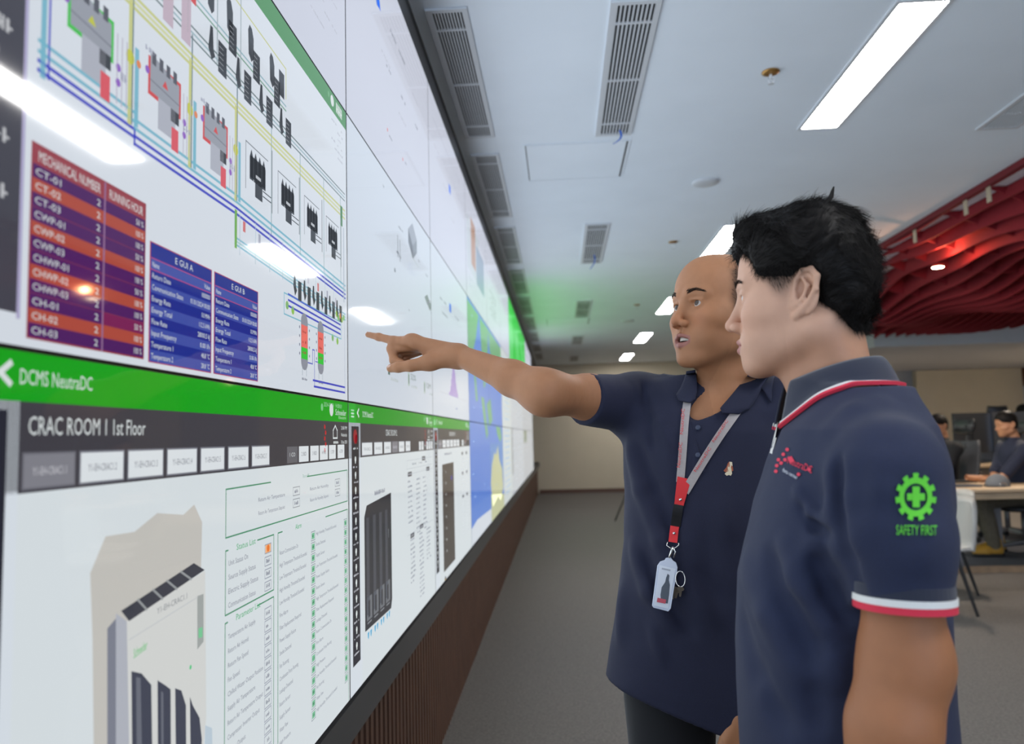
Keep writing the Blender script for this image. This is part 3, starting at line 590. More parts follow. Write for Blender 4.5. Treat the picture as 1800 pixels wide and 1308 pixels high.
def picture(col, row):
    p = Pic(col, row)
    if row == 1 and col == 0: diagram(p)
    elif row == 2 and col == 0: crac0(p)
    elif row == 2 and col in (1, 2): crac(p)
    elif row in (1, 2) and col in (3, 4): world_map(p)
    elif col == 5 and row == 2 or (col == 5 and row == 1):
        blank(p, S_(206, 214, 214))
        for k in range(12): r = (1.05 if row == 1 else 2.03)+.075*k; p.dashes(5.2, r, 5.75, r+.02, S_(110, 160, 204), 12)
    elif row == 0:
        blank(p, cLIL)
        for k in range(4): c, r = col+.12+.2*k, .30+.13*(k % 3); p.dashes(c, r, c+.10, r+.012, S_(170, 172, 184), 12)
        if col == 0: [p.dashes(.70+.08*(k % 3), .40+.03*k, .78+.08*(k % 3), .408+.03*k, S_(176, 178, 190), 14) for k in range(14)]
        if col == 1:
            p.disc(*U(665, 5), .012, S_(40, 100, 220)); p.poly([U(660, -5), U(667, 0), U(669, 20), U(662, 8)], S_(44, 104, 220))
            p.disc(*U(681, 228), .006, S_(216, 60, 60)); p.disc(*U(708, 280), .006, S_(216, 60, 60))
            for a, b, h in (((686, 52), (712, 113), .016), ((679, 113), (688, 128), .014), ((705, 168), (713, 190), .014), ((728, 215), (736, 240), .014), ((684, 238), (690, 250), .010), ((712, 285), (715, 294), .010)):
                a = U(*a); b = U(*b); p.dashes(a[0], a[1]-h/2, b[0], a[1]+h/2, S_(120, 124, 136), max(4, int((b[0]-a[0])*70)))
        if col == 2: a = U(790, 332); p.L = 2; p.rect(a[0]-.02, a[1]-.03, a[0]+.03, a[1]+.03, S_(50, 110, 226)); p.L = 1; p.rect(2.10, .15, 2.8, .155, cLG)
        if col == 3:
            p.rect(3.05, .25, 3.6, .7, S_(188, 196, 204)); p.L = 2; p.rect(3.22, .2, 3.42, .62, S_(176, 140, 120)); p.rect(3.45, .35, 3.85, .72, S_(140, 156, 176)); p.L = 1
            [p.dashes(3.1, .75+.02*k, 3.8, .757+.02*k, S_(160, 170, 178), 30) for k in range(6)]
        if col in (4,): [p.dashes(4.2+.1*(k % 2), .5+.05*k, 4.7, .52+.05*k, S_(120, 128, 132), 8) for k in range(6)]
        if col in (6, 7, 8): p.L = 1; p.rect(col, -.2, col+1, 1.2, S_(50, 205, 70)); p.L = 2; p.rect(col+.1, .2, col+.5, .9, S_(90, 215, 110))
    elif row == 1 and col == 1:
        blank(p, cWH2)
        def cube(q, s_):
            c, r = U(*q); w_ = .05*s_; h = .045*s_
            p.L = 2; p.poly([(c-w_, r), (c, r-h), (c+w_, r), (c, r+h)], S_(158, 166, 178)); p.poly([(c-w_, r), (c, r+h), (c, r+h*2.2), (c-w_, r+h*1.2)], S_(112, 118, 128)); p.poly([(c+w_, r), (c, r+h), (c, r+h*2.2), (c+w_, r+h*1.2)], S_(134, 142, 152)); p.L = 1
        cube((725, 412), 1.3)
        for q in ((751, 527), (755, 537)): c, r = U(*q); p.poly([(c-.05, r), (c, r-.03), (c+.05, r), (c, r+.03)], S_(128, 136, 140))
        for q in ((699, 430), (703, 438)): a = U(*q); p.line([(a[0], a[1]-.04), (a[0], a[1]+.055)], S_(130, 138, 146), .008); p.dashes(a[0]-.015, a[1]+.03, a[0]+.015, a[1]+.045, S_(90, 96, 104), 3)
        a = U(693, 470); p.dashes(a[0], a[1], a[0]+.02, a[1]+.02, S_(90, 96, 104), 2)
        for q, L in (((700, 395), .06), ((735, 455), .03), ((748, 480), .04), ((718, 542), .02), ((672, 322), .02)): a = U(*q); p.dashes(a[0], a[1], a[0]+L, a[1]+.012, S_(140, 146, 154), 7)
        p.line([U(722, 448), U(736, 470)], S_(170, 186, 176), .002)
        dk = S_(84, 110, 100)
        for q, t, w_ in (((717, 665), '52%', .075), ((745, 680), '12M', .085)): a = U(*q); p.text(a[0]+.04, a[1]-.03, a[0]+.04+w_, a[1]+.0, t, dk); p.rect(a[0], a[1]-.03, a[0]+.022, a[1]+.035, S_(176, 196, 186)); p.L = 2; p.rect(a[0]+.006, a[1]-.02, a[0]+.016, a[1]+.025, dk); p.L = 1
        for q in ((687, 663), (723, 676), (755, 690)): a = U(*q); p.dashes(a[0], a[1], a[0]+.09, a[1]+.014, S_(176, 184, 184), 8)
        a = U(682, 650); p.rect(a[0], a[1]-.02, a[0]+.02, a[1]+.02, dk)
        p.poly([U(645, 800), U(650, 800), U(650, 801)], cWH)
    elif row == 1 and col == 2:
        blank(p, cWH2)
        a = U(791, 541); p.rect(a[0]-.02, a[1]-.03, a[0]+.03, a[1]+.03, S_(50, 110, 226))
        for q in ((773, 520), (776, 545), (798, 552)): b = U(*q); p.dashes(b[0], b[1], b[0]+.16, b[1]+.016, S_(130, 138, 148), 12)
        cs = [U(789, 695)[0], U(805, 700)[0]]; base = U(797, 697)[1]; n = 12
        for i in range(n):
            h = .23*math.exp(-((i-6)/3.2)**2)+.02*p.rng.random(); h = min(h, .2+.03*p.rng.random())
            a, b = cs[0]+(cs[1]-cs[0])*i/n, cs[0]+(cs[1]-cs[0])*(i+1)/n; p.rect(a, base-h, b, base, S_(168, 150, 208))
        p.line([(2.15, base), (2.95, base)], S_(180, 186, 200), .002); p.dashes(2.55, base+.07, 2.62, base+.085, S_(150, 160, 190), 4)
    else:
        blank(p, S_(196, 202, 208) if col < 8 else S_(188, 192, 196))
        for k in range(8): c, r = col+.1+.4*(k % 2), row+.1+.1*k; p.dashes(c, r, c+.35, r+.02, S_(160, 166, 172), 16)
        if row == 2 and col == 6: p.rect(6.0, 2.0, 6.15, 2.7, S_(140, 146, 150))
        if row == 2 and col == 8: p.rect(8.2, 2.0, 8.9, 2.25, S_(140, 150, 130))
        if row == 1: p.rect(col+.1, 1.1, col+.8, 1.16, S_(150, 180, 150))
    return p
LAB = {(0, 0): 'top-row display panel cut by the upper left of the picture, pale grey with faint writing', (1, 0): 'top-row display panel next to the near grille, pale with faint writing and red dots',
       (2, 0): 'top-row display panel, lilac white, with a small blue mark', (3, 0): 'top-row display panel showing a small brown and grey photograph', (4, 0): 'top-row display panel with grey writing, right of the one with the brown photograph',
       (0, 1): 'display panel with the plant diagram and the maroon and blue tables', (1, 1): 'display panel behind the pointing hand, white with grey isometric shapes', (2, 1): 'display panel with the purple bar graph above the forearm',
       (3, 1): 'middle-row display panel with the left part of the sea and green coasts map', (4, 1): 'middle-row display panel with the right part of the sea and green coasts map', (5, 1): 'middle-row display panel with blue writing right of the map',
       (0, 2): 'display panel headed CRAC ROOM 1 1st Floor with a drawn cooling cabinet', (1, 2): 'bottom-row display panel showing a black rack with blue drops', (2, 2): 'bottom-row display panel showing a tall brown-grey cabinet under a green header',
       (3, 2): 'bottom-row display panel of the map, mostly blue sea', (4, 2): 'bottom-row display panel of the map with the pale land mass', (5, 2): 'bottom-row display panel with blue list writing right of the map'}
for row in range(3):
    rn = ('top', 'middle', 'bottom')[row]
    for col in range(COL0, 11):
        y0, y1 = yc(col), yc(col+1); z0, z1 = ROWZ[row+1], ROWZ[row]
        if (col, row) in LAB: lab = LAB[(col, row)]
        elif col < 0: lab = '%s-row display panel beside the camera, left of the picture' % rn
        elif col in (7, 8) and row == 0: lab = 'far top-row display panel glowing green under the ceiling'
        else: lab = 'distant %s-row display panel toward the back wall, pale and narrow' % rn
        t = thing('display_panel', (WX, (y0+y1)/2, (z0+z1)/2), lab, 'screen', 'far %s-row panels of the video wall' % rn if 'distant' in lab or 'far ' in lab else 'panels of the video wall')
        g = .0008
        box_obj('housing', (-.62, WX, y0+g, y1-g, z0+g, z1-g), m_bez, t)
        picture(col, row).build(t)

# added area lamps that strengthen the panels' light on ceiling and faces
for y in (-.6, 1.0, 2.6, 4.2, 5.8, 7.4, 9.0, 10.6, 12.2):
    gr = y > 8                      # the far top panels show green
    L = bpy.data.lights.new('wall_glow', 'AREA'); L.shape = 'RECTANGLE'; L.size = 1.9 if not gr else .7; L.size_y = 1.6; L.energy = WALL_FILL*(1 if not gr else .4); L.color = (.82, .91, 1.0) if not gr else (.50, 1.0, .50); L.spread = math.radians(172)
    o = bpy.data.objects.new('wall_glow', L); COL.objects.link(o); o.location = (WX+.004, y, .43 if not gr else 1.05); o.rotation_euler = Vector((1, 0, 0)).to_track_quat('-Z', 'Z').to_euler()
# ================================================================ smooth solid modelling (distance fields meshed once, in numpy)
def _n(v): v = np.asarray(v, float); return v/np.linalg.norm(v)
class Fr:
    """local frame: x = person's left, y = forward, z = up"""
    def __init__(s, c, R=None): s.c = np.asarray(c, float); s.R = np.eye(3) if R is None else R
    def p(s, v): return s.c+s.R @ np.asarray(v, float)
    def d(s, v): return s.R @ np.asarray(v, float)
    def inv(s, P): return (P-s.c) @ s.R
def head_frame(c, az, pitch, roll=0):
    a = math.radians(az); F = np.array([-math.sin(a), -math.cos(a), 0]); U_ = np.array([0, 0, 1.]); p = math.radians(pitch)
    F2 = F*math.cos(p)+U_*math.sin(p); U2 = U_*math.cos(p)-F*math.sin(p); L = np.cross(F2, U2)*-1
    L = np.cross(U2, F2)*-1 if False else -np.cross(F2, U2)
    r = math.radians(roll); L, U2 = L*math.cos(r)+U2*math.sin(r), U2*math.cos(r)-L*math.sin(r)
    return Fr(c, np.stack([L, F2, U2], 1))
class Sdf:
    def __init__(s): s.P = []; s.post = None
    def rc(s, a, b, ra, rb, k=.008, op='u'):
        a = np.asarray(a, float); b = np.asarray(b, float); c = (a+b)/2; s.P.append((op, k, c, np.linalg.norm(a-b)/2+max(ra, rb), 'rc', (a, b, ra, rb))); return s
    def chain(s, pts, rs, k=.008, op='u'):
        for i in range(len(pts)-1): s.rc(pts[i], pts[i+1], rs[i], rs[i+1], k if i == 0 else min(k, .006), op)
        return s
    def el(s, c, r, R=None, k=.008, op='u'):
        s.P.append((op, k, np.asarray(c, float), max(r), 'el', (np.asarray(c, float), np.asarray(r, float), np.eye(3) if R is None else R))); return s
    def fn(s, c, rad, f, k=.008, op='u'): s.P.append((op, k, np.asarray(c, float), rad, 'fn', f)); return s
    @staticmethod
    def prim(kind, a, X):
        if kind == 'rc':
            A, B, ra, rb = a; ba = B-A; l2 = ba @ ba; rr = ra-rb; a2 = l2-rr*rr; il2 = 1/l2
            pa = X-A; y = pa @ ba; z = y-l2; q = pa*l2-np.outer(y, ba); x2 = np.einsum('ij,ij->i', q, q); y2 = y*y*l2; z2 = z*z*l2
            kk = np.sign(rr)*rr*rr*x2; sz = np.sign(z)*a2*z2; sy = np.sign(y)*a2*y2
            return np.where(sz > kk, np.sqrt(x2+z2)*il2-rb, np.where(sy < kk, np.sqrt(x2+y2)*il2-ra, (np.sqrt(x2*a2*il2)+y*rr)*il2-ra))
        if kind == 'el':
            c, r, R = a; L = (X-c) @ R; k0 = np.sqrt(((L/r)**2).sum(1))+1e-9; k1 = np.sqrt(((L/(r*r))**2).sum(1))+1e-9
            return np.where(k0 < .05, -r.min(), k0*(k0-1)/k1)
        return a(X)
    def ev(s, X, c=None, rad=None):
        d = np.full(len(X), .5)
        for op, k, pc, pr, kind, a in s.P:
            if c is not None and np.linalg.norm(pc-c)-pr > rad+k+.03: continue
            e = s.prim(kind, a, X)
            if op == 'u': h = np.clip(.5+.5*(e-d)/k, 0, 1) if False else None; h = np.maximum(k-np.abs(d-e), 0)/k; d = np.minimum(d, e)-h*h*k*.25
            elif op == 's': h = np.maximum(k-np.abs(-e-d), 0)/k; d = np.maximum(d, -e)+h*h*k*.25
            elif op == 'i': h = np.maximum(k-np.abs(e-d), 0)/k; d = np.maximum(d, e)+h*h*k*.25
        if s.post is not None: d = s.post(X, d)
        return d
def axis(lo, hi, coarse, fines=()):
    """grid lines: coarse spacing, finer inside the given (lo, hi, spacing) bands"""
    out = [lo]
    while out[-1] < hi:
        x = out[-1]; h = coarse
        for a, b, f in fines:
            if a <= x < b: h = min(h, f)
            elif x < a and x+h > a: h = min(h, max(a-x, f))
            else:
                g = max(a-x, x-b)
                if g > 0: h = min(h, f+g*.15)
        out.append(x+h)
    return np.array(out)
def mesh_sdf(S, xs, ys, zs, proj=2):
    B = 12; nx, ny, nz = len(xs), len(ys), len(zs)
    V = np.empty((nx, ny, nz), np.float32); cs = []; bl = []
    for i in range(0, nx, B):
        for j in range(0, ny, B):
            for k in range(0, nz, B):
                ii, jj, kk = min(i+B, nx), min(j+B, ny), min(k+B, nz)
                lo = np.array([xs[i], ys[j], zs[k]]); hi = np.array([xs[ii-1], ys[jj-1], zs[kk-1]]); bl.append((i, ii, j, jj, k, kk)); cs.append(((lo+hi)/2, np.linalg.norm(hi-lo)/2))
    C = np.array([c for c, _ in cs]); D = S.ev(C)
    for (i, ii, j, jj, k, kk), (c, r), d in zip(bl, cs, D):
        if abs(d) > r*1.15+.022: V[i:ii, j:jj, k:kk] = d; continue
        g = np.stack(np.meshgrid(xs[i:ii], ys[j:jj], zs[k:kk], indexing='ij'), -1).reshape(-1, 3)
        V[i:ii, j:jj, k:kk] = S.ev(g, c, r).reshape(ii-i, jj-j, kk-k)
    I = V < 0
    c8 = np.zeros((nx-1, ny-1, nz-1), np.int8)
    for a in (0, 1):
        for b in (0, 1):
            for c in (0, 1): c8 += I[a:nx-1+a, b:ny-1+b, c:nz-1+c]
    act = (c8 > 0) & (c8 < 8); idx = np.argwhere(act); ids = np.full(act.shape, -1, np.int32); ids[act] = np.arange(len(idx))
    X = [xs, ys, zs]; acc = np.zeros((len(idx), 3)); cnt = np.zeros(len(idx))
    corner = lambda o: (V[idx[:, 0]+o[0], idx[:, 1]+o[1], idx[:, 2]+o[2]].astype(float), np.stack([X[a][idx[:, a]+o[a]] for a in range(3)], -1))
    cv = {(a, b, c): corner((a, b, c)) for a in (0, 1) for b in (0, 1) for c in (0, 1)}
    for o in cv:
        for ax in range(3):
            if o[ax] == 0:
                o2 = list(o); o2[ax] = 1; v0, p0 = cv[o]; v1, p1 = cv[tuple(o2)]
                m = (v0 < 0) != (v1 < 0); t = np.where(m, v0/(np.where(m, v0-v1, 1)), 0)
                acc += np.where(m[:, None], p0+(p1-p0)*t[:, None], 0); cnt += m
    P = acc/np.maximum(cnt, 1)[:, None]
    F = []
    for ax in range(3):
        b, c = [(1, 2), (2, 0), (0, 1)][ax]
        sl0 = [slice(1, None)]*3; sl0[ax] = slice(0, -1)
        lo = [slice(1, -1)]*3; lo[ax] = slice(0, -1); hi = [slice(1, -1)]*3; hi[ax] = slice(1, None)
        a0 = I[tuple(lo)]; a1 = I[tuple(hi)]; e = np.argwhere(a0 != a1)
        if not len(e): continue
        sgn = a0[tuple(e.T)]; base = e.copy(); base[:, b] += 1; base[:, c] += 1
        def g(db, dc):
            q = base.copy(); q[:, b] += db; q[:, c] += dc; return ids[q[:, 0], q[:, 1], q[:, 2]]
        Q = np.stack([g(-1, -1), g(0, -1), g(0, 0), g(-1, 0)], 1); Q[~sgn] = Q[~sgn][:, ::-1]
        F.append(Q[(Q >= 0).all(1)])
    F = np.concatenate(F)
    for _ in range(proj):
        h = 4e-4; o = np.argsort((P[:, 0]*12).astype(int)*100000+(P[:, 1]*12).astype(int)*300+(P[:, 2]*12).astype(int))
        for ch in np.array_split(o, max(1, len(o)//4000)):
            Q = P[ch]; c = (Q.max(0)+Q.min(0))/2; r = np.linalg.norm(Q.max(0)-Q.min(0))/2+.002
            d0 = S.ev(Q, c, r); G = np.stack([S.ev(Q+np.eye(3)[a]*h, c, r)-d0 for a in range(3)], 1)/h
            G2 = np.maximum((G*G).sum(1), .2); st = np.clip(d0/G2, -.002, .002); P[ch] = Q-G*st[:, None]
    return P, F
def sdf_obj(name, PF, m, parent=None, col=None):
    P, F = PF; me = bpy.data.meshes.new(name)
    O = np.zeros(3) if parent is None else np.array(parent_world(parent).translation)
    me.vertices.add(len(P)); me.vertices.foreach_set('co', (P-O).astype(np.float32).ravel())
    me.loops.add(len(F)*4); me.loops.foreach_set('vertex_index', F.astype(np.int32).ravel())
    me.polygons.add(len(F)); me.polygons.foreach_set('loop_start', np.arange(0, len(F)*4, 4, dtype=np.int32)); me.polygons.foreach_set('loop_total', np.full(len(F), 4, np.int32))
    me.polygons.foreach_set('use_smooth', np.ones(len(F), bool)); me.update(); me.validate()
    if col is not None:
        ca = me.color_attributes.new('Col', 'FLOAT_COLOR', 'POINT'); ca.data.foreach_set('color', np.concatenate([col, np.ones((len(col), 1))], 1).astype(np.float32).ravel())
    me.materials.append(m); o = bpy.data.objects.new(name, me); COL.objects.link(o)
    if parent is not None: o.parent = parent
    return o
def raycast(S, o, d, tmax=.6):
    """first hit of rays with the solid, for laying prints and straps on cloth"""
    o = np.asarray(o, float); d = np.asarray(d, float); d = d/np.linalg.norm(d, axis=-1, keepdims=True) if d.ndim > 1 else np.tile(_n(d), (len(o), 1))
    t = np.zeros(len(o))
    for _ in range(60): t = np.minimum(t+S.ev(o+d*t[:, None])*.7, tmax)
    return o+d*t[:, None]
def hash_noise(P, f=1, seed=0):
    rs = np.random.RandomState(seed); s = np.zeros(len(P))
    for i in range(5):
        k = rs.normal(size=3); k = k/np.linalg.norm(k)*f*(.7+.6*rs.rand()); s += np.sin(P @ k+rs.rand()*6.28+1.3*np.sin((P @ rs.normal(size=3))*f*.6))
    return s/5
# ---------------------------------------------------------------- a head
def head(S, H, mouth=0.0, nose_w=1.0, chin=1.0, cheek=1.0, jawdrop=0.0, ears=True, back=.096, es=1.0, ey=0.0):
    R = H.R; p = H.p; J = -jawdrop
    S.el(p((0, -.012+(.096-back)*.7, .032)), (.0755, back, .086), R, k=.01)
    S.el(p((0, .040, .040)), (.060, .047, .058), R, k=.03)
    S.el(p((0, .028, -.030)), (.064*cheek, .058, .072), R, k=.03)
    for s in (-1, 1):
        S.el(p((s*.050*cheek, .030, -.022)), (.022, .036, .026), R, k=.02)
        S.el(p((s*.040, .060, -.030)), (.022*cheek, .022, .020), R, k=.018)
        S.rc(p((s*.056, -.010, -.060)), p((s*.020, .062, -.096+J)), .019*cheek, .018, k=.03)
        S.el(p((s*.034, .056, -.062)), (.020*cheek, .022, .024), R, k=.02)
        S.rc(p((s*.014, .0835, .021)), p((s*.044, .0720, .019)), .0085, .0065, k=.014)
    S.el(p((0, .0735, -.1005+J)), (.020*chin, .015, .0135), R, k=.016)
    S.el(p((0, .0700, -.068+J*.4)), (.030, .0235, .028), R, k=.02)
    # eye sockets, lids
    for s in (-1, 1):
        S.el(p((s*.031, .096, -.001)), (.0165, .016, .0115), R, k=.014, op='s')
        S.el(p((s*.0315, .0715, .0005)), (.0148, .0142, .0125), R, k=.005)
        S.rc(p((s*.020, .0850, .0085)), p((s*.043, .0780, .0070)), .0028, .0024, k=.005)
    # nose
    S.rc(p((0, .0835, .010)), p((0, .1035, -.031)), .0068, .0085, k=.012)
    S.el(p((0, .1050, -.0355)), (.0098*nose_w, .0098, .0085), R, k=.008)
    for s in (-1, 1):
        S.el(p((s*.0125*nose_w, .0945, -.0395)), (.0078, .0105, .0075), R, k=.006)
    for s in (-1, 1):
        S.el(p((s*.0070*nose_w, .0990, -.0475)), (.0038, .0062, .0045), R, k=.003, op='s')
    S.rc(p((0, .0925, -.0475)), p((0, .0915, -.0570)), .0020, .0024, k=.004, op='s')
    # mouth
    g = .0035+mouth
    zt = -.0655; zb = -.0700-mouth*1.15
    if mouth > .002:
        S.el(p((0, .090, (zt+zb)/2)), (.0200, .020, g*.95), R, k=.003, op='s')
    for s in (-1, 1):
        S.rc(p((s*.004, .0945, zt+.0040)), p((s*.0225, .0835, zt-.0005-mouth*.35)), .0043, .0022, k=.004)
        S.rc(p((0, .0930-mouth*.25, zb-.0040)), p((s*.0205, .0830, zb+.0010+mouth*.45)), .0052, .0024, k=.004)
    if mouth <= .002:
        for s in (-1, 1): S.rc(p((0, .1000, -.0685)), p((s*.024, .0865, -.0690)), .0013, .0010, k=.003, op='s')
    if ears:
        for s in (-1, 1):
            # outer ear in its own plane, leaning back and flaring out
            a = math.radians(24); ex = np.array((s*math.sin(a), -math.cos(a), 0)); ez = np.array((0, -.16, .987)); E = lambda u, v, w=0: p(np.array((s*.0715, -.004+ey, -.012))+(ex*u+ez*v+np.cross(ex, ez)*w*s*-1)*es)
            S.rc(E(.004, -.010), E(.012, .014), .008, .010, k=.010)
            S.el(E(.013, .004), (.017*es, .0065, .027*es), R @ np.stack([ex, np.cross(ez, ex), ez], 1), k=.006)
            S.el(E(.014, .006, .0065), (.0118*es, .0090*es, .0190*es), R @ np.stack([ex, np.cross(ez, ex), ez], 1), k=.003, op='s')
            pts = [E(.000, .006, .004), E(.001, .020, .004), E(.008, .030, .004), E(.019, .030, .004), E(.028, .020, .004), E(.028, .004, .004), E(.020, -.010, .003), E(.010, -.020, .001), E(.004, -.024, .0)]
            S.chain(pts, [v_*es for v_ in (.0022, .0030, .0034, .0036, .0036, .0034, .0036, .0050, .0055)], k=.0025)
            S.chain([E(.010, .020, .0035), E(.017, .010, .0035), E(.013, -.004, .0035), E(.007, -.010, .0035)], [.0022, .0026, .0030, .0034], k=.004)
            S.rc(E(.001, -.004, .004), E(.002, .001, .004), .0042, .0032, k=.004)
def head_masks(H, P):
    """colour masks in head space"""
    L = H.inv(P); x, y, z = L[:, 0], L[:, 1], L[:, 2]; return x, y, z
def smooth01(v, a, b): t = np.clip((v-a)/(b-a), 0, 1); return t*t*(3-2*t)
m_skin1 = mat('skin_tan', (.5, .3, .2), .58, spec=.35, sss=.10, attr='Col', noise=.05, nscale=60, bump=.10, bscale=900)
m_skin2 = mat('skin_light', (.5, .3, .2), .55, spec=.35, sss=.10, attr='Col', noise=.04, nscale=60, bump=.08, bscale=900)
m_eye = mat('eyeball', (.7, .7, .7), .15, attr='Col', spec=.4)
m_teeth = mat('teeth', (.48, .44, .38), .2)
m_mouth = mat('mouth_inside', (.05, .012, .012), .4)
m_hair = mat('black_hair', (.009, .0075, .007), .55, spec=.14)
m_brow = mat('brow_hair', (.035, .022, .016), .6, spec=.2)
def skin_cols(H, P, base, lip, mouth=0., stubble=0.):
    x, y, z = head_masks(H, P); c = np.tile(np.array(base), (len(P), 1))
    zt = -.0655; zb = -.0700-mouth*1.15
    cur = np.abs(x)/.023
    up = (y > .07) & (cur < 1.05); top = zt+.0080-.0065*cur**1.5-.0015*np.exp(-(x/.003)**2); bot = zb-.0095+.0085*cur**2
    w_ = up*smooth01(top-z, -.0012, .0012)*smooth01(z-bot, -.0012, .0012)
    c = c*(1-w_[:, None])+np.array(lip)*w_[:, None]
    red = .5*np.exp(-((np.abs(x)-.042)**2+(z+.032)**2)/.0004)*(y > .02)+.55*np.exp(-(x**2+(z+.038)**2)/.00025)*(y > .09)
    c = c*(1-red[:, None]*np.array((.0, .16, .17)))
    if stubble:
        sb = stubble*smooth01(-z, .045, .075)*(y > .02)*(1-w_); c = c*(1-.25*sb[:, None])
    return c
def eyes(parent, H, gaze, label=None, r=.0122):
    for s in (-1, 1):
        c = H.p((s*.0315, .0712, .0005)); g = H.d(_n(gaze)); q = MB(); n = 28
        u = _n(np.cross(g, (0, 0, 1))); v = np.cross(u, g); V = []; cols = []
        for i in range(n+1):
            t = math.pi*i/n
            for k in range(n):
                a = 2*math.pi*k/n; V.append(c+r*(g*math.cos(t)+(u*math.cos(a)+v*math.sin(a))*math.sin(t)))
                cols.append((.006, .005, .005) if t < .16 else ((.05, .028, .018) if t < .52 else ((.03, .02, .015) if t < .56 else (.46, .42, .40))))
        q.add(V, [(i*n+k, i*n+(k+1) % n, (i+1)*n+(k+1) % n, (i+1)*n+k) for i in range(n) for k in range(n)])
        o = q.build('eye', m_eye, parent, smooth=True); ca = o.data.color_attributes.new('Col', 'FLOAT_COLOR', 'POINT')
        ca.data.foreach_set('color', np.array([(*c_, 1) for c_ in cols], np.float32).ravel())
def lid_cut(S, H, open_=1.0):
    """almond openings over the eyes"""
    for s in (-1, 1):
        S.el(H.p((s*.0315, .0880, .0003)), (.0152, .0120, .0066*open_), H.R, k=.0015, op='s')
def strands(name, roots, dirs, L, rad, m, parent, curl=.2, seed=1, seg=6, grav=.3, n=3, ends=None):
    """many thin tapered hairs as one mesh"""
    rs = np.random.RandomState(seed); N = len(roots); P = np.asarray(roots, float); D = dirs/np.linalg.norm(dirs, axis=1, keepdims=True); Ls = L*(.7+.6*rs.rand(N))
    ax = rs.normal(size=(N, 3)); V = np.zeros((N, seg+1, n, 3)); U_ = np.cross(D, ax); U_ /= np.linalg.norm(U_, axis=1, keepdims=True); c = P.copy(); d = D.copy(); ph = rs.rand(N)*6.28
    for i in range(seg+1):
        W_ = np.cross(d, U_); W_ /= np.linalg.norm(W_, axis=1, keepdims=True)+1e-9; r = rad*(1-.85*i/seg)
        for k in range(n): a = 2*math.pi*k/n; V[:, i, k] = c+(U_*math.cos(a)+W_*math.sin(a))*r
        c = c+d*(Ls/seg)[:, None]; d = d+U_*(curl*np.sin(ph+i*.9))[:, None]*.5+np.array((0, 0, -grav))/seg; d /= np.linalg.norm(d, axis=1, keepdims=True)
    idx = np.arange(N*(seg+1)*n).reshape(N, seg+1, n); F = []
    for k in range(n): F.append(np.stack([idx[:, :-1, k], idx[:, :-1, (k+1) % n], idx[:, 1:, (k+1) % n], idx[:, 1:, k]], -1).reshape(-1, 4))
    return sdf_obj(name, (V.reshape(-1, 3), np.concatenate(F)), m, parent)
# ================================================================ people
def loft(T, K, pw=2.3):
    """torso-like solid: K rows (z, half width, half depth, forward shift, side shift), z in world units"""
    K = np.array(sorted(K)); 
    def f(X):
        L = (X-T.c) @ T.R; z = X[:, 2]; a = np.interp(z, K[:, 0], K[:, 1]); b = np.interp(z, K[:, 0], K[:, 2]); y0 = np.interp(z, K[:, 0], K[:, 3]); x0 = np.interp(z, K[:, 0], K[:, 4])
        q = (np.abs((L[:, 0]-x0)/a)**pw+np.abs((L[:, 1]-y0)/b)**pw)**(1/pw); m = np.minimum(a, b)
        d = (q-1)*m*.9; e = np.maximum(z-K[-1, 0], K[0, 0]-z)
        return np.maximum(d, e)
    return f
def segdist(X, A, B):
    ba = B-A; t = np.clip(((X-A) @ ba)/(ba @ ba), 0, 1); return np.linalg.norm(X-(A+t[:, None]*ba), axis=1), t
def add_folds(S, folds, noise=.0012, nf=28):
    """folds: (pixel path, width, height) laid on the cloth; positive = ridge"""
    S0 = Sdf(); S0.P = list(S.P); segs = []
    for path, w_, a in folds:
        D = np.array([ray(*q) for q in path]); D /= np.linalg.norm(D, axis=1, keepdims=True)
        Q = raycast(S0, np.zeros((len(path), 3)), D, 3.0)
        for i in range(len(Q)-1): segs.append((Q[i], Q[i+1], w_, a, i == 0, i == len(Q)-2))
    def post(X, d):
        m = np.abs(d) < .06
        if not m.any(): return d
        Y = X[m]; e = np.zeros(len(Y)); c = (Y.max(0)+Y.min(0))/2; r = np.linalg.norm(Y.max(0)-Y.min(0))/2
        for A, B, w_, a, f0, f1 in segs:
            if np.linalg.norm((A+B)/2-c) > r+np.linalg.norm(A-B)/2+2.6*w_: continue
            q, t = segdist(Y, A, B); tp = 1.0
            if f0: tp = smooth01(t, -.05, .45)
            if f1: tp = tp*smooth01(1-t, -.05, .45)
            e = e+1.5*a*np.exp(-(q/w_)**2)*tp
        e = e+noise*hash_noise(Y, nf, 3)+noise*.6*hash_noise(Y, nf*2.3, 5)
        d = d.copy(); d[m] = d[m]-e; return d
    S.post = post
    return S
def px_hit(S, pts, lift=.001):
    D = np.array([ray(*q) for q in pts]); D /= np.linalg.norm(D, axis=1, keepdims=True)
    Q = raycast(S, np.zeros((len(pts), 3)), D, 3.0); t = np.linalg.norm(Q, axis=1); ok = t < 2.9
    if ok.any() and not ok.all(): Q[~ok] = D[~ok]*np.median(t[ok])
    return Q-D*lift
def decal(S, polys, name, m, parent, lift=.0012, thick=.0006, sub=3.0):
    """polys in photo pixels, cut fine and laid on the cloth; m list = material per poly"""
    q = MB(); ms = m if isinstance(m, list) else [m]
    for pl in polys:
        mi, P = pl if isinstance(pl[0], int) else (0, pl); q.mi = mi
        c = (sum(p[0] for p in P)/len(P), sum(p[1] for p in P)/len(P)); V = px_hit(S, P+[c], lift); n = len(P)
        back = V+np.array([_n(v)*thick for v in V]); q.add(list(V)+list(back), [(i, (i+1) % n, n) for i in range(n)]+[(i, i+n+1, (i+1) % n+n+1, (i+1) % n) for i in range(n)])
    return q.build(name, ms if len(ms) > 1 else ms[0], parent)
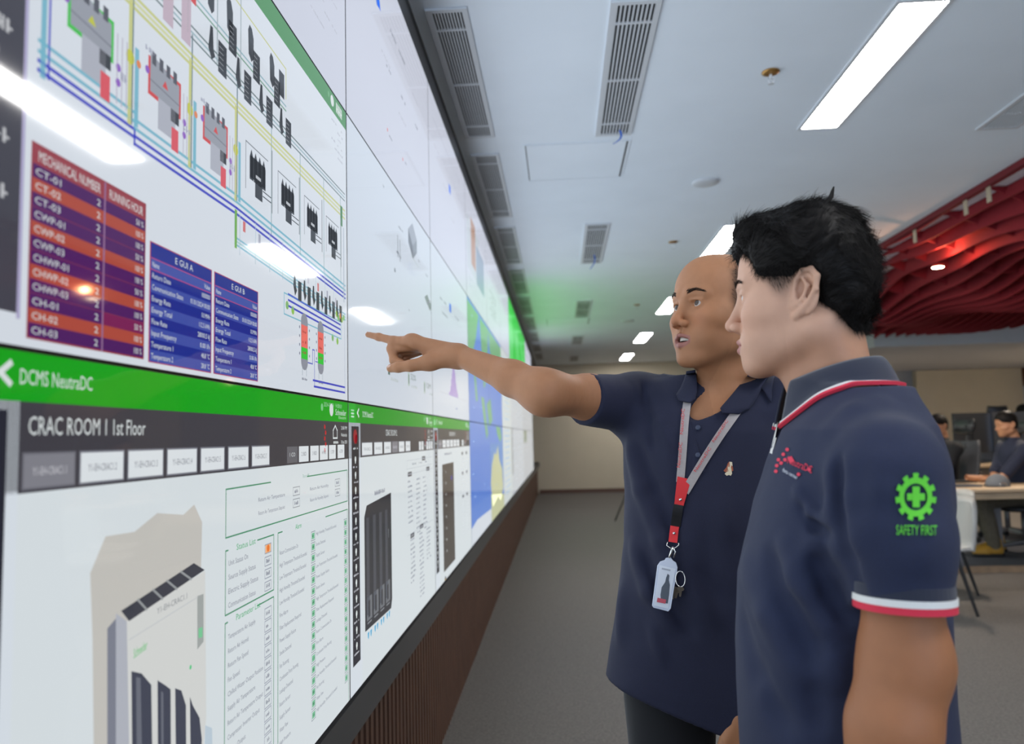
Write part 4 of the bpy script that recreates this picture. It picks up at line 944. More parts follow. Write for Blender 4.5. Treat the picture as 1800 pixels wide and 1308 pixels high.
def text_px(s, a, b, h, slant=None):
    """letters as pixel polygons along the baseline a-b, h = cap height vector"""
    V, F = text_tris(s); return [[(a[0]+V[i][0]*(b[0]-a[0])+V[i][1]*h[0], a[1]+V[i][0]*(b[1]-a[1])+V[i][1]*h[1]) for i in f] for f in F]
def strap(S, path, width, name, m, parent, lift=.003, thick=.0012):
    """ribbon lying on cloth along a pixel path"""
    P = []
    for i in range(len(path)-1):
        n = max(2, int(math.hypot(path[i+1][0]-path[i][0], path[i+1][1]-path[i][1])/6))
        P += [(path[i][0]+(path[i+1][0]-path[i][0])*k/n, path[i][1]+(path[i+1][1]-path[i][1])*k/n) for k in range(n)]
    P.append(path[-1]); C = px_hit(S, P, lift) if S is not None else P
    for _ in range(3): C[1:-1] = (C[:-2]+C[1:-1]*2+C[2:])/4
    q = MB(); V = []
    for i, c in enumerate(C):
        t = _n(C[min(i+1, len(C)-1)]-C[max(i-1, 0)]); v = _n(c); s_ = _n(np.cross(t, v)); w_ = width if not hasattr(width, '__len__') else width[0]+(width[1]-width[0])*i/(len(C)-1)
        for a, b in ((-1, 0), (1, 0), (1, 1), (-1, 1)): V.append(c+s_*a*w_/2+v*b*thick)
    n = len(C); F = [(i*4+k, i*4+(k+1) % 4, i*4+4+(k+1) % 4, i*4+4+k) for i in range(n-1) for k in range(4)]+[(3, 2, 1, 0), tuple((n-1)*4+k for k in range(4))]
    q.add(V, F); o = q.build(name, m, parent); return o, C
def collar(S, T, zt, rt, name, m, parent, front=24, drop=.034, flare=.032, tip=.03, trim=None, lean=0.0, spread=1.0, open_dz=.045):
    """fold-down polo collar round the neck; returns the fall and, if asked, its striped edge"""
    nu, nv = 96, 8; G = np.zeros((nu+1, nv+1, 3))
    for i in range(nu+1):
        u = i/nu; ph = math.radians(front)+u*(2*math.pi-2*math.radians(front)); fr = (1+math.cos(ph))/2   # 1 at the front
        dirv = np.array((math.sin(ph), math.cos(ph), 0)); zz = zt-open_dz*fr**2.0-lean*dirv[1]*0
        r0 = rt*(1+.10*fr); e = max(0, fr-.72)/.28
        for j in range(nv+1):
            v = j/nv; out = r0+(flare+tip*.35*e)*v; z = zz+.010*math.sin(v*3.1)*(1-v)-(drop+tip*e)*v**1.1
            G[i, j] = T.c+T.R @ (dirv*np.array((1.0*spread, .92, 1))*out)+np.array((0, 0, z-T.c[2]))
    P = G.reshape(-1, 3).copy(); lift = np.tile(np.linspace(.010, .0045, nv+1), nu+1)
    for _ in range(14):
        d = S.ev(P); h = 1e-3; g = np.stack([S.ev(P+np.eye(3)[a]*h)-d for a in range(3)], 1)/h; g /= np.linalg.norm(g, axis=1, keepdims=True)+1e-9
        P += g*(np.clip(lift-d, -.0015, .004))[:, None]*.7*np.tile(np.linspace(.0, 1, nv+1), nu+1)[:, None]
    G = P.reshape(nu+1, nv+1, 3)
    for _ in range(2): G[1:-1] = (G[:-2]+2*G[1:-1]+G[2:])/4
    def band(j0, j1, nm, mm, off):
        q = MB(); V = G[:, j0:j1+1].reshape(-1, 3); k = j1-j0+1; q.add(V, [(i*k+j, (i+1)*k+j, (i+1)*k+j+1, i*k+j+1) for i in range(nu) for j in range(k-1)])
        o = q.build(nm, mm, parent, smooth=True); s_ = o.modifiers.new('thickness', 'SOLIDIFY'); s_.thickness = .0032; s_.offset = off; return o
    o = band(0, nv, name, m, 0)
    if trim:
        E_ = G[:, nv]; inn = G[:, nv-1]
        for k, (mm, f0, f1) in enumerate(trim):
            q = MB(); V = []
            for i in range(nu+1):
                t = E_[i]-inn[i]; t = t/(np.linalg.norm(t)+1e-9); up = np.cross(t, E_[min(i+1, nu)]-E_[max(i-1, 0)]); up = up/(np.linalg.norm(up)+1e-9); up = up*(1 if up[2] > 0 else -1)
                a, b = E_[i]+t*f0, E_[i]+t*f1
                for w_ in (a+up*.0032, b+up*.0028, b-up*.002, a-up*.002): V.append(w_)
            q.add(V, [(i*4+j, i*4+(j+1) % 4, i*4+4+(j+1) % 4, i*4+4+j) for i in range(nu) for j in range(4)]+[(3, 2, 1, 0), tuple(nu*4+j for j in range(4))]); q.build('collar_stripe', mm, parent)
    return o
def ring(c, ax, r1, r2, u, h0, h1, name, m, parent, wob=0, t=.003):
    """cuff band round an axis"""
    ax = _n(ax); u = _n(u-ax*(u @ ax)); v = np.cross(ax, u); q = MB(); n = 48; V = []
    for i in range(n):
        a = 2*math.pi*i/n; d = u*math.cos(a)*r1+v*math.sin(a)*r2; e = _n(d)
        for hh, o_ in ((h0, 0), (h1, .0), (h1, -t), (h0, -t)): V.append(c+d+e*o_+ax*hh)
    q.add(V, [(i*4+k, i*4+(k+1) % 4, ((i+1) % n)*4+(k+1) % 4, ((i+1) % n)*4+k) for i in range(n) for k in range(4)]); return q.build(name, m, parent, smooth=False)
m_navy1 = mat('navy_pique', (.0055, .008, .031), .85, sheen=.03, noise=.12, nscale=400, bump=.35, bscale=1400)
m_navy2 = mat('navy_pique_light', (.0065, .012, .042), .85, sheen=.03, noise=.12, nscale=400, bump=.35, bscale=1400)
m_rib = mat('navy_rib', (.010, .014, .032), .9, sheen=.2)
m_trous = mat('black_trousers', (.0045, .0055, .009), .85, sheen=.15, noise=.1, nscale=300)
m_trimw = mat('trim_white', (.62, .62, .60), .8); m_trimr = mat('trim_red', (.55, .02, .05), .8)
m_shoe = mat('shoe_leather', (.015, .012, .01), .4)
m_gemb = mat('green_embroidery', (.10, .52, .03), .8); m_remb = mat('red_embroidery', (.60, .03, .07), .8); m_wemb = mat('white_embroidery', (.55, .58, .66), .8)
m_btn = mat('navy_button', (.03, .04, .08), .3)
def trousers(parent, hips, knees, ankles, rh, rk, ra, pel):
    S = Sdf(); S.el(pel[0], pel[1], pel[2], k=.02)
    for h, k_, a in zip(hips, knees, ankles): S.rc(h, k_, rh, rk, k=.02); S.rc(k_, a, rk, ra, k=.02)
    S.post = lambda X, d: d-.003*hash_noise(X, 20, 9)
    lo = np.min([np.min(hips, 0), np.min(ankles, 0)], 0)-.2; hi = np.max([np.max(hips, 0), np.max(ankles, 0)], 0)+.2
    return sdf_obj('trousers', mesh_sdf(S, axis(lo[0], hi[0], .012), axis(lo[1], hi[1], .012), axis(FL+.02, hi[2], .012), 1), m_trous, parent)
def shoe(parent, c, az):
    a = math.radians(az); F = np.array([-math.sin(a), -math.cos(a), 0]); L = np.array([-F[1], F[0], 0]); R = np.stack([L, F, (0, 0, 1)], 1); f = Fr(c, R); S = Sdf()
    S.rc(f.p((0, -.05, .045)), f.p((0, .06, .035)), .040, .036, k=.02); S.rc(f.p((0, .06, .035)), f.p((0, .16, .028)), .040, .026, k=.02); S.rc(f.p((0, -.045, .05)), f.p((0, -.03, .10)), .038, .036, k=.02)
    S.fn(f.p((0, .05, .0)), .3, lambda X: -(X[:, 2]-(c[2]+.004)), k=.004, op='i')
    return sdf_obj('shoe', mesh_sdf(S, axis(c[0]-.22, c[0]+.22, .008), axis(c[1]-.22, c[1]+.22, .008), axis(c[2]-.02, c[2]+.16, .008), 1), m_shoe, parent)
def brows(parent, S, H, dz=0, thick=1.0, m=None):
    rs = np.random.RandomState(7); R_ = []; D_ = []
    for s in (-1, 1):
        for i in range(150):
            t = rs.rand(); x = .016+.032*t; z = .0205+.0065*math.sin(t*2.2)+dz-.004*t*t; w_ = (.0034-.0022*t)*thick
            z += (rs.rand()-.5)*2*w_; y = .0915-.0075*(t)-.010*t*t
            R_.append((s*x, y, z)); D_.append(H.d((s*(.8), -.25-.3*t, .45-.75*t)))
    R_ = np.array(R_); D_ = np.array(D_)
    P0 = np.array([H.p((a, .13, b)) for a, _, b in R_]); Q = raycast(S, P0, H.d((0, -1, 0)), .1)
    return strands('eyebrow', Q, D_+H.d((0, .25, 0)), .0085, .00036, m or m_brow, parent, curl=.1, seed=3, seg=3, grav=0)
# ---------------------------------------------------------------- the bald man who points
def man_pointing():
    t = thing('person', (.30, 1.64, FL), 'bald man in navy polo shirt with a lanyard, arm stretched out pointing at the screens', 'person')
    H = head_frame(ony(1263, 547, 1.57), 61, 5, -1)
    T = Fr(np.array((.300, 1.635, 0)), head_frame((0, 0, 0), 17, 0).R)
    S = Sdf(); mo = .0065
    head(S, H, mouth=mo, jawdrop=.006, cheek=1.04); lid_cut(S, H, 1.05)
    neck = ony(1278, 680, 1.625)
    S.rc(H.p((0, -.022, -.055)), neck+np.array((0, 0, -.03)), .054, .060, k=.03)
    S.rc(H.p((0, .028, -.085)), neck+T.d((0, .045, -.01)), .024, .030, k=.03)
    sh = ony(1118, 708, 1.69); el = ony(958, 690, 1.51); wr = ony(806, 624, 1.64)
    shL = T.p((.165, -.01, .045))
    S.fn(T.p((0, 0, -.2)), .75, loft(T, [(-.52, .15, .10, 0, 0), (-.3, .135, .095, 0, 0), (-.1, .15, .10, 0, 0), (.03, .15, .095, .0, 0), (.075, .12, .08, 0, 0), (.11, .07, .06, 0, 0)]), k=.02)
    S.rc(T.p((-.06, 0, .05)), sh, .050, .050, k=.03); S.rc(T.p((.06, 0, .05)), shL, .050, .050, k=.03)
    up = _n(el-sh)
    S.rc(sh, sh+(el-sh)*.55, .054, .046, k=.02); S.rc(sh+(el-sh)*.55, el, .045, .0385, k=.02)
    S.rc(el, el+(wr-el)*.35, .0375, .0345, k=.045); S.rc(el+(wr-el)*.35, wr+(el-wr)*.10, .0345, .0235, k=.02)
    S.el(wr, (.024, .024, .0215), k=.01)
    # hand: index out, the other fingers curled, thumb along the near side
    h = lambda x, y, d: ony(x, y, d)
    im = h(731, 601, 1.655)
    S.rc(wr, im, .0225, .0140, k=.012); S.rc(wr+np.array((0, .012, -.002)), h(735, 608, 1.685), .0200, .0135, k=.012)
    S.rc(wr+np.array((0, .004, -.006)), h(760, 622, 1.665), .0225, .0205, k=.015)
    S.chain([im, h(692, 599, 1.675), h(666, 592.5, 1.690), h(647, 588.5, 1.700)], [.0138, .0098, .0083, .0062], k=.010)
    S.el(h(722, 594.5, 1.656), (.013, .012, .010), k=.010)
    S.chain([h(728, 607, 1.672), h(689, 613, 1.682), h(693, 634, 1.672), h(711, 641, 1.660)], [.0130, .0112, .0098, .0084], k=.006)
    S.chain([h(732, 611, 1.690), h(697, 622, 1.702), h(703, 642, 1.690), h(722, 645, 1.678)], [.0125, .0105, .0092, .0080], k=.006)
    S.chain([h(738, 616, 1.706), h(708, 628, 1.716), h(714, 643, 1.704), h(730, 645, 1.692)], [.0115, .0095, .0084, .0074], k=.006)
    S.rc(wr+np.array((-.012, -.008, -.006)), h(755, 637, 1.628), .0190, .0175, k=.015)
    S.chain([h(757, 637, 1.628), h(722, 643, 1.620), h(700, 645.5, 1.626), h(687, 647.5, 1.634)], [.0170, .0122, .0110, .0092], k=.010)
    # left arm hanging, its hand by the thigh
    elL = shL+np.array((.055, .03, -.29)); wrL = ony(1300, 1262, 1.50)
    S.rc(shL, elL, .050, .042, k=.02); S.rc(elL, wrL, .042, .026, k=.02)
    hd = _n(np.array((-.25, -.05, -1)))
    S.rc(wrL, wrL+hd*.07, .026, .028, k=.02); 
    for i in range(4):
        b = wrL+hd*.078+np.array((-.022+.014*i, -.006*i, .004*i)); S.chain([b, b+hd*.035+np.array((0, 0, 0)), b+hd*.055+np.array((.010, .004, 0)), b+hd*.068+np.array((.020, .006, 0))], [.0095, .0085, .0078, .0065], k=.006)
    b = wrL+hd*.02+np.array((-.018, -.012, 0)); S.chain([b, b+hd*.035+np.array((-.010, -.010, 0)), b+hd*.060+np.array((-.006, -.010, 0))], [.013, .011, .008], k=.01)
    # trunk core down to the legs, all one surface
    hipR, hipL = np.array((.215, 1.68, -.50)), np.array((.385, 1.60, -.50)); knR, knL = np.array((.205, 1.66, -.88)), np.array((.415, 1.58, -.88)); anR, anL = np.array((.20, 1.70, FL+.09)), np.array((.42, 1.62, FL+.09))
    for a, b, c in ((hipR, knR, anR), (hipL, knL, anL)): S.rc(a, b, .065, .05, k=.02); S.rc(b, c, .048, .032, k=.02)
    xs = axis(-.46, .70, .012, ((-.435, -.20, .0023), (H.c[0]-.125, H.c[0]+.10, .0019))); ys = axis(1.36, 1.82, .010, ((H.c[1]-.11, H.c[1]+.11, .0021), (1.61, 1.72, .0024))); zs = axis(FL+.06, .42, .014, ((.14, .40, .0021),))
    PF = mesh_sdf(S, xs, ys, zs)
    base = (.36, .165, .080); col = skin_cols(H, PF[0], base, (.27, .11, .09), mo, .5)
    x, y, z = head_masks(H, PF[0])
    # short dark hair at the side of the head, bald top
    near = np.sqrt(x*x+y*y+z*z) < .16
    n_ = hash_noise(PF[0], 140, 2)*.004
    hl = smooth01(-(y-.030+n_), -.012, .016)*smooth01(z+n_, -.030, -.006)*smooth01(-(z-.088+.35*(y+.02)+n_), -.012, .012)*near
    col = col*(1-.72*hl[:, None])
    b = sdf_obj('body', PF, m_skin1, t, col)
    eyes(t, H, (.10, 1, .10))
    brows(t, S, H, .001, 1.25)
    # teeth and the dark of the mouth
    q = MB(); V = []; n = 14
    for i in range(n+1):
        a = (i/n-.5)*1.9; V += [H.p((.0175*math.sin(a), .0705+.0190*math.cos(a), -.0625)), H.p((.0172*math.sin(a), .0700+.0190*math.cos(a), -.0718)), H.p((.0150*math.sin(a), .066+.0175*math.cos(a), -.0718)), H.p((.0150*math.sin(a), .066+.0175*math.cos(a), -.0625))]
    q.add(V, [(i*4+k, i*4+(k+1) % 4, i*4+4+(k+1) % 4, i*4+4+k) for i in range(n) for k in range(4)]+[(3, 2, 1, 0), tuple(n*4+k for k in range(4))]); q.build('teeth', m_teeth, t, smooth=False)
    q = MB(); V = []
    for i in range(9):
        for j in range(12): a = 2*math.pi*j/12; r_ = math.sin(math.pi*(i+.001)/8.002); V.append(H.p((.0185*r_*math.cos(a), .070-.012*math.cos(math.pi*i/8), -.0715+.0085*r_*math.sin(a))))
    q.add(V, [(i*12+j, i*12+(j+1) % 12, i*12+12+(j+1) % 12, i*12+12+j) for i in range(8) for j in range(12)]); q.build('mouth_lining', m_mouth, t, smooth=True)
    # side hair stubble
    rs = np.random.RandomState(4); m_ = np.where((hl > .45) & near)[0]; m_ = rs.choice(m_, min(2600, len(m_)), replace=False)
    if len(m_): R_ = PF[0][m_]; C_ = H.p((0, -.01, .02)); D_ = (R_-C_); D_ = D_/np.linalg.norm(D_, axis=1, keepdims=True)*.5+H.d((0, -.6, -.5)); strands('side_hair', R_, D_, .0075, .00022, m_hair, t, curl=.15, seed=5, seg=3, grav=.1)
    # fingernails
    q = MB()
    for tip, nxt, up_ in ((h(647, 588.5, 1.700), h(666, 592.5, 1.690), (0, .1, 1)), (h(687, 647.5, 1.634), h(700, 645.5, 1.626), (0, -1, .5))):
        d = _n(tip-nxt); u = _n(np.array(up_)-d*(np.array(up_) @ d)); s_ = np.cross(d, u); V = []
        for i in range(5):
            for j in range(5):
                a = (j/4-.5)*1.5; V.append(tip-d*.004*(1)+d*(.0085*(i/4))-d*.002+u*(.0066 if up_[1] > 0 else .0094)*math.cos(a)+s_*.0062*math.sin(a))
        q.add(V, [(i*5+j, i*5+5+j, i*5+6+j, i*5+1+j) for i in range(4) for j in range(4)])
    nl = q.build('fingernails', mat('nail', (.50, .32, .25), .25), t, smooth=True); s_ = nl.modifiers.new('t', 'SOLIDIFY'); s_.thickness = .0006
    # shirt
    G = Sdf(); lx = lambda px, py: float(ony(px, py, 1.66)[0])
    sc = sh+(el-sh)*.60; uL = _n(elL-shL); cL = shL+(elL-shL)*.72
    G.rc(sh+np.array((.01, 0, -.006)), sh+(el-sh)*.72+np.array((0, 0, -.004)), .064, .052, k=.035)
    G.fn(sc, 9, lambda X: (X-sc) @ up, k=.002, op='i')
    G.rc(shL, shL+(elL-shL)*.8, .062, .055, k=.03); G.fn(cL, 9, lambda X: np.where(X[:, 0] > .36, (X-cL) @ uL, -1.0), k=.002, op='i')
    G.rc(T.p((-.05, -.01, .040)), sh+np.array((0, 0, -.004)), .066, .062, k=.04); G.rc(T.p((.05, -.01, .040)), shL, .066, .062, k=.04)
    G.fn(T.p((0, 0, -.2)), .75, loft(T, [(-.70, .222, .150, .005, -.0), (-.50, .220, .148, .006, 0), (-.38, .198, .140, .006, 0), (-.22, .174, .132, .005, 0), (-.10, .168, .126, .003, 0), (.0, .168, .118, 0, 0), (.045, .155, .105, -.003, 0), (.085, .115, .085, -.006, 0), (.120, .070, .066, -.01, 0)]), k=.03)
    G.fn(T.p((0, 0, -.2)), 9, lambda X: -(X[:, 2]-(-.502-.30*(X[:, 0]-.094))), k=.003, op='i')
    G0 = Sdf(); G0.P = list(G.P)
    G.rc(neck+np.array((0, .005, .03)), neck+T.d((0, .045, -.005)), .060, .046, k=.006, op='s'); G.rc(neck+T.d((0, .060, -.03)), T.p((-.030, .130, .030)), .036, .008, k=.005, op='s')
    folds = [([(1148, 664), (1165, 740), (1185, 800)], .010, .0045), ([(1128, 665), (1140, 740), (1150, 800)], .009, -.004), ([(1052, 681), (1066, 755)], .006, .004), ([(1063, 676), (1078, 750)], .006, -.0035), ([(1084, 664), (1096, 750)], .008, .004), ([(1110, 665), (1116, 730)], .007, .0035),
             ([(1100, 765), (1125, 860), (1160, 950), (1190, 1050)], .016, .006), ([(1118, 770), (1150, 860), (1200, 960)], .014, -.005), ([(1107, 940), (1140, 1040), (1190, 1120)], .016, .007), ([(1125, 960), (1165, 1050), (1230, 1130)], .014, -.006), ([(1140, 1080), (1170, 1180)], .014, .005), ([(1095, 1010), (1090, 1150)], .02, .006), ([(1190, 1000), (1270, 1110)], .02, .007), ([(1210, 990), (1290, 1080)], .02, -.006), ([(1260, 860), (1290, 960)], .018, .004), ([(1170, 700), (1180, 860)], .015, .003), ([(1230, 900), (1260, 1050)], .02, -.004)]
    add_folds(G, folds)
    PG = mesh_sdf(G, axis(-.02, .66, .0055), axis(1.34, 1.86, .0055), axis(-.68, .16, .0055), 1)
    shirt = sdf_obj('shirt', PG, m_navy1, t); shirt['label'] = 'navy polo shirt'
    collar(G, Fr(neck+np.array((.0, .005, 0)), T.R), neck[2]+.020, .074, 'collar', m_navy1, t, front=52, drop=.022, flare=.026, tip=.034, open_dz=.052)
    for nm, inn, out in (('collar_flap', [(1222, 650), (1225, 670), (1225, 688), (1222, 702), (1214, 708)], [(1207, 653), (1203, 668), (1197, 682), (1189, 694), (1194, 705)]),
                         ('collar_flap', [(1320, 652), (1303, 674), (1284, 697), (1266, 718), (1270, 726)], [(1352, 660), (1340, 680), (1330, 700), (1318, 718), (1298, 728)])):
        q = MB(); n = 24; m2 = 7; A_ = np.array([[np.interp(i/n*4, range(5), [p[0] for p in e]), np.interp(i/n*4, range(5), [p[1] for p in e])] for e in (inn, out) for i in range(n+1)]).reshape(2, n+1, 2)
        PP = [tuple(A_[0, i]*(1-j/m2)+A_[1, i]*(j/m2)) for i in range(n+1) for j in range(m2+1)]; lift = np.array([.004+.009*math.sin(math.pi*min(1, .25+.75*j/m2))**.7*(1-.55*j/m2) for i in range(n+1) for j in range(m2+1)])
        V0 = px_hit(G0, PP, 0); V_ = V0-V0/np.linalg.norm(V0, axis=1, keepdims=True)*lift[:, None]
        q.add(V_, [(i*(m2+1)+j, (i+1)*(m2+1)+j, (i+1)*(m2+1)+j+1, i*(m2+1)+j+1) for i in range(n) for j in range(m2)]); o = q.build(nm, m_navy1, t, smooth=True); s_ = o.modifiers.new('thickness', 'SOLIDIFY'); s_.thickness = .0035; s_.offset = 0
    # placket and button
    decal(G, [[(1214, 742), (1236, 736), (1240, 830), (1216, 834)]], 'placket', m_navy1, t, lift=.0022, thick=.002)
    for py in (752, 800):
        c = px_hit(G, [(1227, py)], .004)[0]; q = MB(); M_ = Vector(-c).to_track_quat('Z', 'Y').to_matrix().to_4x4(); q.lathe([(.0050, 0), (.0052, .0012), (.0042, .0018), (.0012, .0013)], tuple(c), 16, M_); q.build('button', m_btn, t, smooth=True)
    # small embroidered bird on the chest
    P_ = lambda L: [(1000+a/2.907, 650+b/2.907) for a, b in L]
    decal(G, [(0, P_([(822, 470), (834, 472), (836, 490), (830, 508), (834, 530), (828, 542), (818, 538), (806, 542), (796, 532), (808, 520), (812, 496)])), (1, P_([(812, 478), (820, 468), (822, 488), (814, 520), (800, 524), (790, 516), (804, 500)])), (1, P_([(830, 486), (838, 498), (840, 516), (832, 520), (828, 500)]))], 'chest_emblem', [mat('cream_thread', (.62, .55, .40), .8), mat('brown_thread', (.30, .08, .04), .8)], t)
    trousers(t, (hipR, hipL), (knR, knL), (anR+np.array((0, 0, .0)), anL), .098, .072, .062, (T.p((0, -.01, -.46)), (.165, .115, .10), T.R))
    for a, az in ((anR, 25), (anL, 0)): shoe(t, (a[0], a[1]-.01, FL+.002), az)
    return t, G, H
man1, G1S, H1 = man_pointing()
# ---------------------------------------------------------------- the black haired man in front
def man_watching():
    t = thing('person', (.40, 1.10, FL), 'black haired man in navy polo with white and red trim, seen from the side', 'person')
    H = head_frame(ony(1412, 522, 1.15), 113, 0, 1)
    T = Fr(np.array((.405, 1.10, 0)), head_frame((0, 0, 0), 98, 0).R)
    S = Sdf(); head(S, H, mouth=0, cheek=1.05, nose_w=1.05, back=.086, es=1.16, ey=.008); lid_cut(S, H, .9)
    neck = ony(1468, 676, 1.13)
    S.rc(H.p((0, -.028, -.050)), neck+np.array((.002, 0, -.03)), .050, .054, k=.03)
    S.rc(H.p((0, .012, -.088)), neck+T.d((0, .030, -.02)), .024, .030, k=.03)
    S.rc(H.p((.050, -.03, -.05)), neck+T.d((.022, -.018, -.05)), .022, .026, k=.02)
    S.fn(T.p((0, 0, -.2)), .75, loft(T, [(-.60, .12, .085, .03, 0), (-.3, .12, .085, .03, 0), (-.1, .14, .09, .01, 0), (-.03, .135, .075, .005, 0), (.01, .09, .060, 0, 0), (.05, .050, .045, 0, 0)]), k=.02)
    sh = ony(1572, 806, .925); el = ony(1591, 1165, .915); wr = el+_n(ony(1560, 1330, .90)-el)*.25
    shR = T.p((-.175, 0, -.01)); elR = shR+np.array((-.01, .06, -.29)); wrR = elR+np.array((-.07, -.02, -.23))
    S.rc(T.p((.06, 0, -.03)), sh, .042, .040, k=.02); S.rc(T.p((-.06, 0, -.03)), shR, .042, .040, k=.02)
    S.rc(sh, sh+(el-sh)*.6, .038, .042, k=.02); S.rc(sh+(el-sh)*.6, el, .042, .0435, k=.02)
    S.rc(el, el+(wr-el)*.28, .0445, .0460, k=.03); S.rc(el+(wr-el)*.28, wr, .0460, .029, k=.02); S.el(el+np.array((.018, -.002, .010)), (.020, .024, .03), k=.02)
    for w_, e_, s_, az in ((wr, el, 1, 90), (wrR, elR, -1, 90)):
        d = _n(w_-e_); fwd = T.R[:, 1]; sd = _n(np.cross(d, fwd)); fw = np.cross(sd, d)*-1
        fw = fwd-d*(fwd @ d); fw = _n(fw)
        S.rc(w_, w_+d*.07, .027, .030, k=.02)
        for i in range(4):
            o_ = fw*(.030-.020*i); b = w_+d*(.088-.003*abs(i-1))+o_; S.chain([b, b+d*.035, b+d*.056+T.R[:, 1]*.012, b+d*.068+T.R[:, 1]*.026], [.0098, .0088, .008, .0068], k=.006)
        b = w_+d*.03+fw*.024; S.chain([b, b+d*.035+fw*.022, b+d*.062+fw*.024], [.013, .011, .0085], k=.012)
    S.rc(shR, elR, .050, .042, k=.02); S.rc(elR, wrR, .042, .028, k=.02)
    hL, hR = T.p((.09, -.01, -.58)), T.p((-.09, -.01, -.58)); kL, kR = T.p((.10, 0, -.93)), T.p((-.10, .0, -.93)); aL, aR = T.p((.11, -.03, FL+.09)), T.p((-.11, -.03, FL+.09))
    for a, b, c in ((hL, kL, aL), (hR, kR, aR)): S.rc(a, b, .07, .05, k=.02); S.rc(b, c, .048, .032, k=.02)
    xs = axis(.08, .66, .010, ((H.c[0]-.14, H.c[0]+.13, .0021),)); ys = axis(.80, 1.42, .010, ((H.c[1]-.13, H.c[1]+.14, .0021),)); zs = axis(FL+.06, .40, .012, ((.03, .36, .0021), (-.5, -.2, .006)))
    PF = mesh_sdf(S, xs, ys, zs)
    col = skin_cols(H, PF[0], (.50, .29, .20), (.33, .14, .12), 0, .25); x, y, z = head_masks(H, PF[0])
    near = np.sqrt(x*x+y*y+z*z) < .2; n_ = hash_noise(PF[0], 120, 2)*.004
    fade = smooth01(-(y-.034-.25*np.clip(z, -.1, .1)+n_), -.010, .012)*smooth01(z-(-.030)+n_+.8*np.clip(-.03-y, -.02, .06), -.012, .030)*near
    ear = np.exp(-((y+.020)**2/.0011+(z+.010)**2/.0012))*(np.abs(x) > .068)
    fade = fade*(1-np.clip(ear*1.5, 0, 1))
    col = col*(1-.93*fade[:, None])
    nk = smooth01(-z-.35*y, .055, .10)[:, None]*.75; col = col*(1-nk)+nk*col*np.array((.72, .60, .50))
    # forearm is tanned
    arm = smooth01(-(PF[0][:, 2]), .12, .2)[:, None]; col = col*(1-arm)+arm*np.array((.36, .165, .080))*(col/np.array((.50, .29, .20)))
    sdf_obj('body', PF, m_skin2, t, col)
    eyes(t, H, (-.1, 1, .25)); brows(t, S, H, .0, 1.3)
    # hair volume
    A = Sdf()
    A.el(H.p((0, -.006, .052)), (.0845, .094, .082), H.R, k=.01)
    A.el(H.p((0, -.044, .020)), (.0780, .054, .068), H.R, k=.03); A.el(H.p((0, -.056, -.022)), (.058, .034, .050), H.R, k=.03)
    A.el(H.p((.010, .055, .098)), (.050, .040, .028), H.R, k=.025); A.el(H.p((-.030, .082, .078)), (.030, .024, .024), H.R, k=.02)
    A.el(H.p((.055, .034, .062)), (.028, .038, .032), H.R, k=.02); A.el(H.p((-.055, .034, .062)), (.028, .038, .032), H.R, k=.02)
    A.el(H.p((0, -.020, .108)), (.055, .058, .026), H.R, k=.02)
    A.el(H.p((.03, .120, .026)), (.115, .062, .060), H.R, k=.010, op='s')
    for s in (-1, 1): A.el(H.p((s*.088, .030, -.040)), (.032, .060, .068), H.R, k=.010, op='s')
    for s in (-1, 1): A.el(H.p((s*.092, -.008, -.006)), (.030, .026, .040), H.R, k=.008, op='s')
    def hp(X, d):
        m = np.abs(d) < .03; Y = H.inv(X[m]); e = np.zeros(len(Y))
        for i, (f, a, se) in enumerate(((70, .0035, 1), (160, .0022, 2), (420, .0010, 4))):
            W_ = Y*np.array((1.0, .35, .8))+.010*np.stack([np.sin(Y[:, 2]*60+i), np.sin(Y[:, 0]*50), np.sin(Y[:, 1]*45+2)], 1); e += a*hash_noise(W_, f, se)
        d = d.copy(); d[m] -= e; return d
    A.post = hp
    PH_ = mesh_sdf(A, axis(H.c[0]-.15, H.c[0]+.15, .0028), axis(H.c[1]-.15, H.c[1]+.15, .0028), axis(H.c[2]-.12, H.c[2]+.17, .0028), 1)
    hair = sdf_obj('hair', PH_, m_hair, t); hair['label'] = 'thick tousled black hair'
    rs = np.random.RandomState(11); P_ = PH_[0]; ds = S.ev(P_); L0_ = H.inv(P_); keep = np.where(ds > .003)[0]; I_ = rs.choice(keep, min(9000, len(keep)), replace=False); R_ = P_[I_]; L = H.inv(R_)
    nrm = np.stack([A.ev(R_+np.eye(3)[a]*.002)-A.ev(R_-np.eye(3)[a]*.002) for a in range(3)], 1); nrm /= np.linalg.norm(nrm, axis=1, keepdims=True)+1e-9
    fl = np.stack([L[:, 0]*6+.3*np.sin(L[:, 1]*70), -.8+.0*L[:, 1], .25-6*np.clip(-L[:, 1]-.02, 0, .1)], 1)+.55*np.stack([np.sin(L[:, 2]*55+L[:, 1]*30), np.sin(L[:, 0]*60+L[:, 2]*40), np.sin(L[:, 1]*60+L[:, 0]*45)], 1)
    fl = fl @ H.R.T; fl -= nrm*(fl*nrm).sum(1)[:, None]; fl /= np.linalg.norm(fl, axis=1, keepdims=True)+1e-9
    strands('hair_strands', R_-nrm*.0015, fl+nrm*.17, .028, .00042, m_hair, t, curl=.30, seed=8, seg=7, grav=.25)
    edge = np.where((ds > .0005) & (ds < .009) & (L0_[:, 2] < .085))[0]; edge = rs.choice(edge, min(2600, len(edge)), replace=False); R_ = P_[edge]; Le = L0_[edge]
    De = np.stack([0*Le[:, 0], np.where(Le[:, 1] > .02, .25, -.35), -1+0*Le[:, 2]], 1)+.35*rs.normal(size=(len(edge), 3)); strands('edge_hair', R_, De @ H.R.T, .012, .00036, m_hair, t, curl=.25, seed=12, seg=4, grav=.2)
